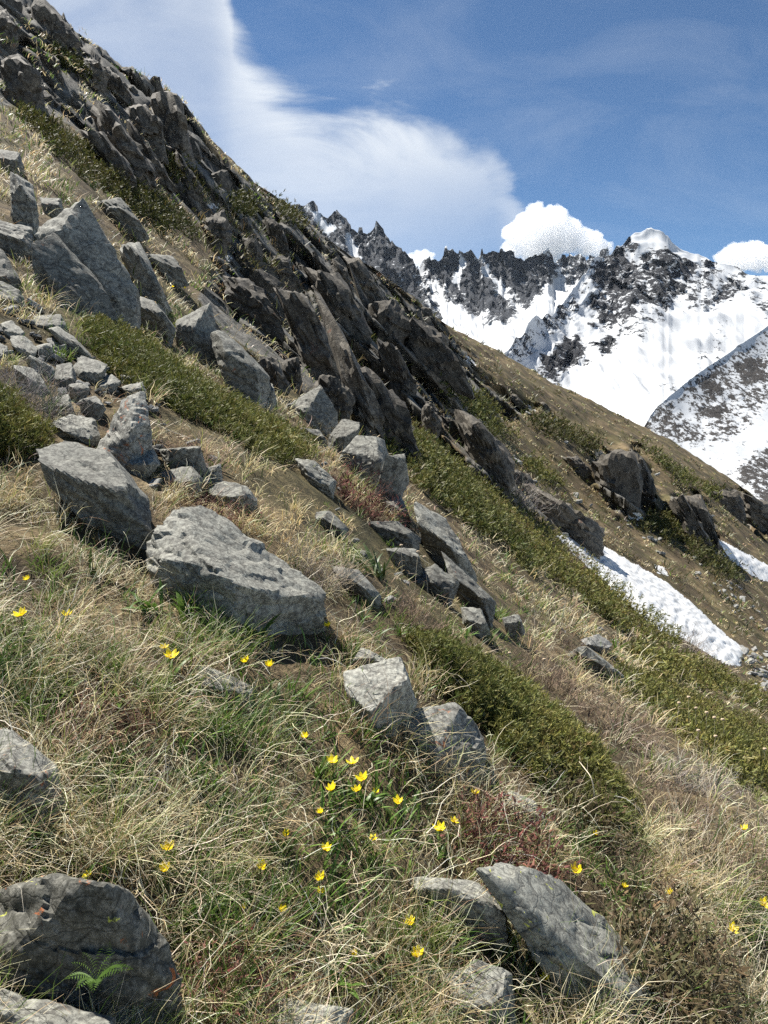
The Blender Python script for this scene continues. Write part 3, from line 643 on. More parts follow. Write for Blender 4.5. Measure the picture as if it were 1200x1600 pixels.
NEAR = [  # outline, options, label
 ([(232,840,.1),(265,800,.25),(330,793,.45),(400,850,.45),(505,930,.35),(502,945,.2),(430,962,0),(380,970,-.12),(330,948,-.15),(255,935,-.05),(234,880,-.02),(250,862,-.08),(300,880,-.2),(362,905,-.24),(430,930,-.08)], dict(ridge=None, sub=6, rough=0.032, thick=.5, chip=.25), 'largest lichen-covered grey boulder in the grass, left of centre'),
 ([(60,700,.2),(100,688,.5),(160,700,.55),(232,780,.3),(238,842,0),(200,830,-.02),(120,772,-.1),(60,726,-.1),(110,745,-.18),(180,762,-.2),(215,800,-.1)], dict(ridge=None, sub=5, thick=.5), 'pale flat-topped slab overhanging the grass above the largest boulder'),
 ([(148,705),(165,680),(200,617,.25),(218,612,.3),(233,655,.1),(230,702,.05),(205,725,-.1),(190,742,-.05),(205,670,-.15)], dict(ridge=None, mat='rock_near_rust', sub=5), 'upright grey block with an orange lichen cap beside the stone pile'),
 ([(545,1050,.2),(562,1042,.3),(625,1030,.55),(640,1062,.4),(648,1095,.25),(615,1152,0),(580,1135,-.1),(545,1085,-.1),(578,1106,-.3),(622,1072,-.12)], dict(ridge=None, mat='rock_near', sub=5, rough=.022), 'pale grey boulder with a lit flat top left of the orange-spotted boulder'),
 ([(545,1042),(565,1010),(605,1030),(562,1046)], dict(sub=4), 'small pointed stone poking out just behind the pale flat-topped boulder'),
 ([(626,1132,-.1),(642,1112,.1),(700,1098,.3),(716,1100,.35),(745,1130,.3),(757,1165,.25),(750,1202,.15),(700,1206,-.1),(626,1192,-.1),(682,1170,-.35),(672,1203,-.35)], dict(ridge=None, mat='rock_near_rust', sub=5, rough=.022), 'wedge-shaped boulder with red-orange lichen on its bright left face'),
 ([(298,1072),(310,1040),(340,1045),(395,1080),(380,1092),(310,1092)], dict(sub=5, ridge=.7), 'low pale stone half buried in grass below the largest boulder'),
 ([(785,1242),(800,1236),(840,1255),(856,1280),(836,1288),(800,1272)], dict(sub=5, ridge=.6), 'small pale stone in dry grass below the wedge-shaped boulder'),
 ([(748,1356,.0),(780,1345,.2),(830,1365,.35),(890,1396,.35),(930,1430,.35),(1000,1510,.3),(1030,1555,.2),(1015,1582,0),(985,1568,-.05),(940,1535,-.1),(900,1500,-.12),(830,1455,-.12),(775,1410,-.08),(790,1372,-.02)], dict(ridge=None, sub=6, mat='rock_near_yellow', thick=.28, rough=.025), 'long grey slab lying aslant at the lower right'),
 ([(660,1372),(745,1378),(790,1430),(792,1475),(740,1445),(690,1402)], dict(sub=5, ridge=.3), 'dark low rock touching the upper end of the long slab'),
 ([(690,1522),(740,1497),(800,1520),(806,1592),(760,1606),(700,1606)], dict(sub=5, ridge=.75), 'pale rounded rock at the bottom edge below the long slab'),
 ([(-70,1150,.2),(0,1138,.3),(25,1145,.3),(60,1180,.2),(90,1210,.15),(105,1273,.05),(60,1270,-.1),(0,1248,-.15),(-70,1240,-.1),(20,1195,-.22),(62,1218,-.2)], dict(ridge=None, sub=5, mat='rock_near_rust', rough=.03), 'grey boulder with orange spots cut off by the left edge'),
 ([(-70,1412,.2),(0,1392,.3),(100,1376,.4),(190,1402,.3),(236,1440,.2),(275,1490,.12),(282,1550,.05),(240,1620,0),(150,1620,-.06),(0,1560,-.1),(-70,1540,-.06),(40,1412,-.02),(130,1415,-.06),(205,1450,-.06)], dict(ridge=None, sub=6, mat='rock_moss', rough=.03), 'big dark mossy rock in the bottom left corner'),
 ([(-60,1545,.1),(0,1550,.2),(100,1572,.2),(180,1606,.1),(175,1690,0),(-60,1690,0),(60,1612,-.12)], dict(ridge=None, sub=5, anchor=1.36), 'pale rock sloping out of the bottom left corner'),
 ([(400,1572),(470,1563),(545,1590),(520,1640),(400,1640)], dict(sub=5), 'rock showing at the bottom edge left of centre'),
 ([(48,382,.0),(80,362,.2),(120,400,.3),(178,468,.2),(180,496,.1),(120,484,-.05),(95,478,-.1),(85,440,-.12),(52,440,-.02)], dict(ridge=None, sub=5, mat='rock_mid', thick=.35, rough=.02), 'tall speckled slab leaning in front of the reddish-edged slab'),
 ([(50,372,.0),(60,355,.05),(125,315,.2),(138,345,.25),(190,420,.2),(217,462,.15),(213,503,0),(178,503,-.1),(168,450,-.1),(80,362,-.1)], dict(ridge=None, sub=5, mat='rock_mid', thick=.3, rough=.02), 'long reddish-edged slab behind the tall speckled slab'),
 ([(213,462),(240,470),(274,512),(266,532),(215,508)], dict(sub=4, mat='rock_mid', ridge=.2), 'dark angular block wedged at the foot of the long slab'),
 ([(152,315),(180,309),(206,330),(222,360),(196,352),(160,337)], dict(sub=5, mat='rock_mid', ridge=.35), 'dark flat rock in pale grass below the upper juniper'),
 ([(218,396),(270,400),(290,432),(276,438),(225,416)], dict(sub=4, mat='rock_mid', ridge=.3), 'layered grey rock right of the leaning slabs'),
 ([(190,385),(215,378),(245,440),(262,470),(235,472),(205,430)], dict(sub=4, mat='rock_mid', ridge=.2), 'narrow dark rock between the leaning slabs and the layered rock'),
 ([(274,547,.0),(276,500,.1),(322,476,.35),(340,515,.25),(347,567,.1),(320,574,-.05),(300,564,-.08),(303,510,-.12)], dict(ridge=None, sub=5, mat='rock_mid', rough=.02), 'large pointed block standing above the middle juniper'),
 ([(333,512,.2),(350,518,.3),(400,568,.3),(421,590,.25),(408,627,0),(370,603,-.1),(343,572,-.1)], dict(sub=5, mat='rock_mid', ridge=.25, rough=.02), 'long grey block running down from the large pointed block'),
 ([(400,600),(425,597),(432,625),(412,640)], dict(sub=4, mat='rock_mid'), 'small pale block at the lower end of the long grey block'),
 ([(450,632,.1),(500,600,.35),(528,645,.25),(512,674,0),(470,668,-.1),(480,640,-.2)], dict(ridge=None, sub=5, mat='rock_mid', rough=.02), 'pointed block at the top of the row of four tumbled blocks'),
 ([(512,682),(535,654),(562,660),(556,692),(530,714),(514,710)], dict(sub=5, mat='rock_mid', ridge=.4, rough=.02), 'second block down in the row of four tumbled blocks'),
 ([(530,714,.1),(556,680,.4),(600,684,.4),(609,720,.25),(592,767,0),(560,754,-.1),(596,716,-.15)], dict(ridge=None, sub=5, mat='rock_mid', rough=.02), 'rust-stained block, third and largest of the four tumbled blocks'),
 ([(592,752),(610,713),(632,711),(639,750),(616,782),(587,788)], dict(sub=5, mat='rock_mid', ridge=.15, rough=.02), 'rounded greenish block, lowest of the four tumbled blocks'),
 ([(600,781),(626,775),(641,810),(626,818),(605,800)], dict(sub=4, mat='rock_mid'), 'small stone just below the lowest tumbled block'),
 ([(470,668),(500,672),(512,690),(495,695)], dict(sub=4, mat='rock_mid'), 'flat dark stone tucked under the pointed tumbled block'),
 ([(462,716),(490,718),(524,750),(520,768),(488,757)], dict(sub=5, mat='rock_mid', ridge=.75), 'pale rock in golden grass below the middle juniper'),
 ([(490,800),(515,797),(545,825),(535,838),(505,822)], dict(sub=4, mat='rock_mid', ridge=.6), 'flat stone in golden grass right of the largest boulder'),
 ([(568,822),(580,815),(622,815),(657,840),(650,858),(598,852)], dict(sub=5, mat='rock_mid', ridge=.3), 'broad flat-topped rock below the tumbled blocks'),
 ([(600,857),(650,857),(662,900),(630,893)], dict(sub=4, mat='rock_mid', ridge=.2), 'block under the broad flat-topped rock'),
 ([(650,785),(682,800),(712,840),(737,892),(722,898),(690,872),(672,857),(652,812)], dict(sub=5, mat='rock_mid', ridge=.55), 'rust-faced ledge right of the broad flat-topped rock'),
 ([(648,896),(680,880),(717,910),(702,938),(660,922)], dict(sub=5, mat='rock_mid', ridge=.6), 'pale rock under the rust-faced ledge'),
 ([(698,880),(730,898),(772,945),(768,965),(722,935)], dict(sub=5, mat='rock_mid', ridge=.6), 'smooth pale slab sloping right from the rust-faced ledge'),
 ([(525,885),(560,890),(596,930),(590,942),(548,918)], dict(sub=4, mat='rock_mid', ridge=.7), 'narrow pale rock among dark leaves in the middle'),
 ([(720,945),(750,950),(765,985),(745,995),(722,975)], dict(sub=4, mat='rock_mid', ridge=.6), 'pale rock below the smooth sloping slab'),
 ([(785,965),(810,960),(820,985),(795,995)], dict(sub=4, mat='rock_mid', ridge=.2), 'dark rock right of the smooth sloping slab'),
 ([(905,1000),(935,990),(955,1005),(940,1018),(912,1012)], dict(sub=4, mat='rock_scree', ridge=.7), 'pale flat stone on the knoll left of the lower snow patch'),
 ([(885,1020),(915,1010),(960,1045),(975,1060),(930,1055)], dict(sub=4, mat='rock_mid', ridge=.3), 'dark rock below the pale flat stone on the knoll'),
 ([(15,270),(45,285),(58,340),(56,367),(20,362)], dict(sub=5, mat='rock_mid', ridge=.1), 'upright brownish rock at the left edge above the leaning slabs'),
 ([(62,308),(95,310),(100,330),(72,336)], dict(sub=4, mat='rock_mid'), 'small grey rock behind the reddish-edged slab'),
 ([(-20,345),(0,345),(50,358),(54,402),(0,394),(-20,390)], dict(sub=5, mat='rock_mid'), 'grey boulder at the left edge behind the tall speckled slab'),
 ([(-20,385),(0,388),(30,432),(20,448),(-20,446)], dict(sub=4, mat='rock_mid', ridge=.6), 'pale boulder at the left edge beside the tall speckled slab'),
 ([(-20,442),(0,438),(35,455),(41,480),(0,474),(-20,470)], dict(sub=5, mat='rock_near_yellow', ridge=.75), 'pale stone with bright yellow lichen at the left edge'),
 ([(0,232),(30,238),(38,262),(10,270),(-10,260)], dict(sub=4, mat='rock_mid'), 'grey rock in pale grass at the left edge below the crag'),
]
for pts, opt, lab in NEAR:
    rock_from_outline(pts, label=lab, **opt)
PILE = [([(50,494),(95,490),(106,512),(100,522),(60,517)],.6,'broad grey slab at the top of the stone pile'),
 ([(75,514),(86,511),(131,545),(120,557),(95,538)],.75,'bright long slab in the middle of the stone pile'),
 ([(0,506),(20,500),(39,520),(30,532),(2,524)],.6,'pale flake in the stone pile below the yellow-lichen stone'),
 ([(15,525),(40,524),(59,545),(50,562),(20,543)],.75,'tilted pale plate in the stone pile near the left edge'),
 ([(-10,530),(12,542),(14,562),(-10,558)],.7,'pale stone of the pile cut by the left edge'),
 ([(55,541),(80,535),(84,552),(65,562)],.3,'dark block under the broad slab of the stone pile'),
 ([(88,570),(112,564),(121,590),(108,610),(80,602)],.65,'pale square stone in the lower stone pile'),
 ([(113,575),(126,555),(167,568),(158,590),(145,600),(116,592)],.65,'wedge stone with a bright top at the right of the stone pile'),
 ([(148,596),(175,584),(189,596),(175,614),(150,608)],.65,'small bright stone right of the wedge stone'),
 ([(48,556),(85,574),(90,592),(60,588),(40,562)],.2,'dark long stone across the middle of the stone pile'),
 ([(80,621),(108,615),(116,642),(85,643)],.7,'rusty-edged flat stone above the little juniper'),
 ([(107,602),(125,598),(141,606),(126,634),(108,618)],.2,'dark bluish stone in the lower stone pile'),
 ([(124,626),(150,618),(167,640),(150,657),(126,643)],.2,'dark rounded stone left of the orange-capped block'),
 ([(78,662),(110,645),(150,655),(157,682),(140,692),(85,676)],.7,'broad pale stone at the foot of the stone pile'),
 ([(185,606),(222,597),(229,612),(200,620)],.5,'thin dark flake above the orange-capped block'),
 ([(195,600),(185,585),(215,588),(228,600)],.5,'thin grey flake at the right end of the stone pile'),
 ([(20,570),(50,575),(75,605),(60,615),(25,595)],.5,'weathered stone behind the grey twiggy bush'),
 ([(0,618),(20,615),(34,632),(10,640)],.7,'pale stone just above the little juniper'),
 ([(195,695),(240,700),(252,726),(215,748),(188,728)],.75,'white-topped stone below the orange-capped block'),
 ([(250,702),(312,698),(322,726),(262,732)],.25,'dark flat stone in the middle of the upper grass'),
 ([(308,738),(345,724),(347,746),(326,758)],.2,'small dark wedge stone right of the lower flat stones'),
 ([(248,738),(300,726),(316,746),(306,772),(258,768)],.6,'mottled square stone above the largest boulder'),
 ([(318,765),(350,752),(384,758),(402,778),(330,784)],.75,'low pale stone right above the largest boulder'),
 ([(100,530),(120,532),(145,560),(130,566)],.5,'narrow stone right of the bright long slab')]
for pts, rg, lab in PILE:
    rock_from_outline(pts, ridge=rg, label=lab, cat='stone', name='stone', mat='rock_near', sub=4, group='stones of the pile at the left', thick=.6, lean=.95, kr=-.12)

# crag outcrops: each a thing made of its blocks
OUTCROPS = {
 'ridge': ('jagged dark crag along the skyline at the upper left', [
   [(40,60),(52,20),(62,2),(75,6),(96,45),(122,62),(128,84),(84,74)],[(0,92),(26,88),(55,110),(72,165),(50,174),(0,152)],[(60,78),(90,95),(102,142),(75,132)],
   [(-30,20),(10,15),(30,50),(20,80),(-30,70)],[(92,40),(98,22),(108,45),(106,58)],[(104,55),(110,38),(121,62),(118,70)],[(130,90),(150,96),(172,112),(160,140),(135,120)],[(160,110),(178,108),(205,150),(195,165)]]),
 'summit': ('dark rock tower breaking the left skyline', [
   [(200,172),(225,165),(250,190),(262,240),(240,235),(212,200)],[(238,165),(252,150),(264,147),(279,153),(286,186),(302,240),(292,262),(255,232)],[(145,166),(166,160),(190,200),(241,266),(236,282),(194,242),(150,192)],
   [(130,206),(160,215),(196,255),(216,292),(190,282)],[(210,215),(240,245),(262,285),(245,290),(215,260)],[(275,240),(295,262),(318,300),(300,305),(275,270)]]),
 'buttress': ('shaded buttress of broken blocks below the left skyline', [
   [(310,346),(350,330),(362,360),(346,402),(320,372)],[(380,372),(406,380),(412,420),(386,442),(364,416)],[(350,432),(380,436),(421,470),(442,512),(400,502),(355,472)],[(365,350),(385,340),(400,372),(384,380)],
   [(410,340),(440,352),(452,395),(425,395)],[(420,400),(450,402),(462,440),(440,450)],[(330,400),(350,405),(352,430),(335,425)]]),
 'rib': ('long dark rib of leaning slabs in the middle of the slope', [
   [(434,450),(460,455),(490,495),(521,540),(546,590),(540,612),(505,582),(470,512)],[(520,530),(550,560),(592,640),(602,692),(580,692),(545,620)],[(553,576),(575,580),(622,620),(646,680),(649,706),(625,702),(590,672),(570,622)],
   [(500,586),(525,590),(551,615),(546,656),(510,642),(490,606)],[(405,556),(430,560),(451,600),(440,622),(415,602)],[(440,566),(465,560),(472,600),(460,616)],[(470,520),(490,540),(500,585),(480,575)]]),
 'wall': ('shaded rock wall of tilted slabs below the right skyline', [
   [(480,420),(520,430),(560,480),(582,540),(550,532),(510,482)],[(574,476),(620,470),(642,510),(622,537),(590,522)],[(628,508),(642,500),(665,505),(700,540),(722,592),(690,582),(640,556)],[(540,400),(560,400),(602,470),(592,482)],
   [(590,530),(620,545),(650,600),(640,625),(610,590)],[(560,460),(578,480),(600,530),(585,535)],[(520,405),(540,420),(552,455),(530,440)]]),
 'gully': ('dark crag above the green juniper bank', [
   [(720,642),(742,650),(772,690),(802,722),(797,764),(770,752),(725,692)],[(650,620),(675,630),(690,665),(668,665)],[(690,650),(715,660),(728,690),(705,690)],[(835,770),(880,785),(942,836),(940,854),(895,842),(855,808)],[(660,640),(668,628),(690,660),(680,690),(664,670)],[(800,735),(830,745),(850,785),(825,780)]]),
 'block': ('square dark crag standing out below the skyline', [
   [(925,722),(955,705),(985,708),(1000,730),(998,800),(972,802),(940,782),(930,752)],[(985,706),(1004,715),(1022,762),(1016,802),(996,800)],[(880,715),(900,712),(925,735),(905,742)]]),
 'tooth': ('narrow dark crag pointing down between the snow patches', [
   [(1048,782),(1068,774),(1082,800),(1112,852),(1090,844),(1060,812)],[(1070,776),(1092,774),(1112,822),(1128,866),(1108,848),(1084,800)]]),
 'edge': ('low black crag on the skyline at the right edge', [
   [(1108,770),(1130,766),(1152,772),(1165,800),(1130,795)],[(1150,770),(1180,780),(1230,806),(1230,840),(1175,815)]]),
}
OUT = {}
for key, (lab, polys) in OUTCROPS.items():
    big = max(polys, key=lambda p: np.ptp([q[0] for q in p]) * np.ptp([q[1] for q in p]))
    a = np.array(big, float); e = empty('rock_outcrop', on_ground(a[:, 0].mean(), a[:, 1].max() - 3), lab, 'crag'); OUT[key] = (e, a.mean(0))
    for pl in polys:
        rock_from_outline(pl, ridge=rnd.choice([0.06, 0.1, 0.14]), lean=0.5, thick=0.8, kr=0.02, mat='rock_crag', sub=4, name='rock_block', parent=e, rough=.04, fac=2.6)
# generic angular blocks, shared meshes
def block_mesh(name, dims, sub, mat, seed, npl=9, rough=.035, fac=1.6):
    r = np.random.default_rng(seed)
    P = []
    for sx in (-1, 1):
        for sy in (-1, 1):
            for sz in (-1, 1):
                P.append(np.array((sx, sy, sz)) * dims * r.uniform(0.62, 1.1, 3))
    P = np.array(P); c, V, Fc = star(P, sub, rough=rough, seed=seed, strata=(0, 0, 1), fac=fac); V = V + c
    me = mesh_np(name, V, Fc, M[mat], True); me.set_sharp_from_angle(angle=math.radians(18)); return me
SLABS = [block_mesh('rock_block', np.array((1.0, .45, .30)) * rnd.uniform(.85, 1.1), 3, 'rock_crag', 100 + i) for i in range(10)]
SLABS += [block_mesh('rock_block', np.array((.7, .6, .5)), 3, 'rock_crag', 140 + i) for i in range(5)]
cx_ = []
while len(cx_) < 150:
    px, py = rnd.uniform(-20, 960), rnd.uniform(0, 860)
    sd = max(float(sdpoly(np.array([px]), np.array([py]), c)[0]) for c in CRAGS[:2])
    if sd < -4: continue
    if rnd.random() < 0.25 and sd > 30: continue
    cx_.append((px, py))
for px, py in cx_:
    d = hit(px, py)[0]
    if not np.isfinite(d) or d < 13: continue
    key = min(OUT, key=lambda k: (OUT[k][1][0] - px) ** 2 + (OUT[k][1][1] - py) ** 2); e = OUT[key][0]
    s = (5 + 24 * rnd.random() ** 1.8) * d / F
    o = link('rock_block', rnd.choice(SLABS), e)
    o.location = Vector(((px - CX) / F * d, d + 0.2 * s, (HY - py) / F * d)) - e.location
    o.rotation_euler = (rnd.uniform(-.9, .8), math.radians(rnd.uniform(20, 80)), rnd.uniform(-.9, .9))
    o.scale = (s * rnd.uniform(.8, 1.5), s, s)
# loose scree, each stone its own object
STONES = [block_mesh('stone', np.array((.8, .6, .28)), 3, 'rock_scree', 200 + i) for i in range(8)]
def scatter(poly, n, smin, smax, label, group, lift=.10):
    xs = [p[0] for p in poly]; ys = [p[1] for p in poly]; k = 0; tries = 0
    while k < n and tries < n * 30:
        tries += 1
        px, py = rnd.uniform(min(xs), max(xs)), rnd.uniform(min(ys), max(ys))
        if not inpoly(np.array([px]), np.array([py]), poly)[0]: continue
        d = hit(px, py)[0]
        if not np.isfinite(d): continue
        s = (smin + (smax - smin) * rnd.random() ** 2.2) * d / F
        o = link('stone', rnd.choice(STONES)); x, y = (px - CX) / F * d, d
        o.location = (x, y, (HY - py) / F * d + lift * s)
        o.rotation_euler = (rnd.uniform(-.35, .35), rnd.uniform(.1, .8), rnd.uniform(0, 6.28)); o.scale = (s, s, s * rnd.uniform(.7, 1.3))
        tag(o, label, 'stone', group); k += 1
scatter([(1150,1015),(1200,1010),(1240,1090),(1190,1085),(1150,1045)], 46, 4, 13, 'grey stone in the scree fan below the lower end of the snow patch', 'scree below the snow patch')
scatter([(950,830),(1010,850),(1150,950),(1200,1010),(1200,960),(1090,870),(1000,800)], 34, 3, 10, 'small stone scattered on the brown slope above the snow patch', 'stones on the brown slope')
scatter([(1090,885),(1160,905),(1200,960),(1140,960)], 16, 3, 9, 'pale stone on the brown slope between the two snow patches', 'stones between the snow patches')
scatter([(0,480),(60,480),(130,540),(190,590),(190,640),(110,650),(0,600)], 50, 7, 17, 'small loose flake between the slabs of the stone pile', 'loose flakes in the stone pile', .55)
scatter([(850,960),(960,990),(1080,1040),(1010,1050),(900,1010)], 14, 3, 9, 'small stone in grass between the juniper banks', 'stones between the juniper banks')
scatter([(400,580),(470,590),(500,640),(450,640)], 14, 5, 13, 'small block fallen between the middle juniper and the rib', 'small fallen blocks')
scatter([(620,800),(700,850),(760,930),(700,950),(620,880)], 10, 4, 12, 'small stone lodged around the rust-faced ledge', 'small stones by the ledge')
scatter([(640,640),(760,660),(900,760),(980,860),(900,850),(780,770),(690,720)], 26, 4, 13, 'small rock lying on the slope around the gully crag', 'rocks around the gully crag')
scatter([(760,600),(900,650),(1060,760),(1180,840),(1100,830),(960,740),(820,660)], 14, 3, 9, 'small grey rock on the far turf below the right skyline', 'rocks on the far turf')
scatter([(420,640),(560,780),(700,960),(620,960),(520,840)], 18, 6, 17, 'small stone half sunk in golden grass at mid-slope', 'stones sunk in golden grass')
scatter([(150,600),(230,610),(330,700),(390,780),(300,790),(240,760),(190,700)], 34, 6, 16, 'small broken stone between the orange-capped block and the largest boulder', 'broken stones above the largest boulder', .3)
print('rocks', round(time.time() - T0, 1))
FLOWERS = [
 (33,955,24,'leftmost yellow flower, low in the grass under the pale overhanging slab'),(105,957,18,'yellow flower half hidden in grass right of the leftmost one'),(42,902,12,'small yellow bud above the leftmost yellow flower'),
 (266,1020,24,'larger yellow flower of the pair below the largest boulder'),(257,1008,14,'smaller yellow flower of the pair below the largest boulder'),(383,1030,16,'yellow flower under the right end of the largest boulder'),(421,1036,18,'yellow flower right of the one under the largest boulder'),
 (512,975,14,'small yellow flower right of the tip of the largest boulder'),(476,1148,16,'lone yellow flower left of the pale flat-topped boulder'),(519,1185,18,'left yellow flower of the two side by side below the pale flat-topped boulder'),(551,1187,20,'right yellow flower of the two side by side below the pale flat-topped boulder'),
 (566,1212,20,'top yellow flower of the loose column below the pale flat-topped boulder'),(558,1230,16,'second yellow flower of the column below the pale flat-topped boulder'),(518,1229,20,'pale yellow flower left of the flower column'),(587,1235,12,'tiny yellow flower right of the flower column'),(622,1249,18,'yellow flower below the left corner of the wedge-shaped boulder'),
 (741,1236,16,'yellow flower below the right corner of the wedge-shaped boulder'),(688,1290,22,'wide yellow flower left of the dark red dwarf shrub'),(710,1279,14,'small yellow flower just above the wide one'),(501,1266,14,'small orange-yellow flower in the middle of the foreground'),(583,1307,14,'narrow yellow flower in green leaves at the centre'),
 (446,1301,14,'orange-yellow bud among dark leaves left of centre'),(509,1322,18,'yellow flower half closed at the centre of the foreground'),(263,1320,22,'upper yellow flower of the pair above the mossy corner rock'),(258,1355,22,'lower yellow flower of the pair above the mossy corner rock'),(408,1351,20,'lone yellow flower between the mossy corner rock and the centre'),
 (500,1369,20,'upper flower of the stacked yellow pair in the lower middle'),(500,1390,14,'lower flower of the stacked yellow pair in the lower middle'),(125,1378,22,'left yellow flower of three on the mossy corner rock'),(154,1389,24,'right yellow flower of three on the mossy corner rock'),(138,1363,13,'top small yellow flower of three on the mossy corner rock'),
 (380,1415,12,'faint yellow flower sunk in pale grass'),(440,1418,16,'yellow flower sunk in the pale tussock of the lower middle'),(553,1488,13,'small round yellow flower near the bottom edge'),(641,1437,20,'yellow flower above another, left of the dark low rock'),(651,1487,24,'large yellow flower left of the pale rounded rock'),
 (900,1356,20,'yellow flower above the middle of the long slab'),(1045,1392,15,'yellow flower right of the long slab'),(1145,1448,18,'yellow flower near the right edge above the bottom'),(1194,1408,20,'yellow flower cut by the right edge'),(1163,1292,13,'small yellow flower at the right, farthest up the slope'),
 (930,1300,10,'tiny yellow flower below the near juniper bush'),(975,1383,12,'faint yellow flower right above the long slab'),(853,1525,18,'left yellow flower in front of the long slab'),(877,1520,20,'middle yellow flower in front of the long slab'),(911,1499,20,'right yellow flower against the long slab'),(880,1483,12,'small yellow flower above the three by the long slab'),
 (270,447,5,'left tiny yellow flower on the grassy rock above the large pointed block'),(289,449,5,'right tiny yellow flower on the grassy rock above the large pointed block')]
# ---------------------------------------------------------------- snow patches
def snow_patch(poly, label, thick=0.12, step=2.0, nz=3.0):
    A = np.array(poly, float); x0, y0 = A.min(0) - 6; x1, y1 = A.max(0) + 6
    xs = np.arange(x0, x1 + step, step); ys = np.arange(y0, y1 + step, step)
    X, Y = np.meshgrid(xs, ys, indexing='ij')
    nzv = fbm(np.stack([X.ravel() * .06, Y.ravel() * .09, np.full(X.size, x0 * .013)], 1), 4, 0.6).reshape(X.shape)
    sd = sdpoly(X, Y, poly) + nzv * nz
    d = hit(X.ravel(), Y.ravel()).reshape(X.shape); ok = np.isfinite(d) & (sd > -step)
    dm = np.nanmedian(d[sd > 0]) if (sd > 0).any() else np.nanmedian(d); d = np.where(np.isfinite(d), d, dm)
    for _ in range(3):                                  # the snow bridges hollows
        dd = d.copy(); dd[1:-1, 1:-1] = (d[:-2, 1:-1] + d[2:, 1:-1] + d[1:-1, :-2] + d[1:-1, 2:] + 2 * d[1:-1, 1:-1]) / 6; d = dd
    cup = fbm(np.stack([X.ravel() * .10, Y.ravel() * .16, np.full(X.size, 5.)], 1), 3).reshape(X.shape)
    h = thick * np.clip((sd + 1) / 26, 0, 1) ** .8 + thick * (0.35 * nzv + 0.22 * cup) * np.clip(sd / 10, 0, 1) - 0.03 * thick
    W = np.stack([(X - CX) / F * d, d, (HY - Y) / F * d], -1); W[..., 2] += h; W[..., 1] -= h * 0.5
    c = W[sd > 0].mean(0) if (sd > 0).any() else W.mean((0, 1)); idx = np.arange(X.size).reshape(X.shape)
    keep = ok[:-1, :-1] & ok[1:, :-1] & ok[1:, 1:] & ok[:-1, 1:] & ((sd[:-1, :-1] > 0) | (sd[1:, 1:] > 0))
    q = np.stack([idx[:-1, :-1], idx[:-1, 1:], idx[1:, 1:], idx[1:, :-1]], -1)[keep]
    if not len(q): return
    use = np.unique(q); rm = np.full(X.size, -1); rm[use] = np.arange(len(use))
    o = link('snow_patch', mesh_np('snow_patch', W.reshape(-1, 3)[use] - c, rm[q], M['snow'])); o.location = c
    tag(o, label, 'snow patch', 'snow patches on the slope')
SN1 = [(868,836),(905,838),(945,855),(990,880),(1040,910),(1085,945),(1120,980),(1162,1015),(1156,1042),(1130,1036),(1080,1006),(1030,986),(980,946),(930,896),(895,866)]
SN2 = [(1116,840),(1160,862),(1215,892),(1215,918),(1170,896),(1132,868)]
snow_patch(SN1, 'long white snow patch lying in the gully at the right', 0.35)
snow_patch(SN2, 'white snow strip at the right edge below the black crag', 0.35, nz=2)
for pl, lab in [([(768,764),(786,764),(801,776),(797,784),(778,777)], 'small snow remnant above the green juniper bank'),
  ([(980,802),(1006,801),(1004,812),(984,811)], 'small blue-white snow remnant under the square dark crag'),
  ([(322,319),(352,317),(355,324),(326,326)], 'thin snow line on the grassy ledge of the shaded buttress'),
  ([(349,364),(358,362),(358,378),(350,380)], 'small upright snow patch on the shaded buttress'),
  ([(340,402),(352,398),(366,402),(354,411),(343,408)], 'lower snow patch on the shaded buttress'),
  ([(716,552),(726,553),(750,570),(740,573)], 'snow strip just below the skyline above the gully crag'),
  ([(818,632),(830,634),(838,642),(826,641)], 'tiny snow strip on the turf near the skyline'),
  ([(650,563),(662,560),(664,567),(652,569)], 'tiny snow remnant on a ledge of the rock wall'),
  ([(572,470),(585,465),(592,470),(578,477)], 'tiny snow remnant on top of a slab of the rock wall'),
  ([(1022,882),(1040,888),(1044,900),(1028,896)], 'small snow remnant on the brown slope beside the long snow patch'),
  ([(800,650),(806,648),(808,653),(802,655)], 'speck of snow among junipers right of the gully crag')]:
    snow_patch(pl, lab, 0.05, step=1.5, nz=2.0)

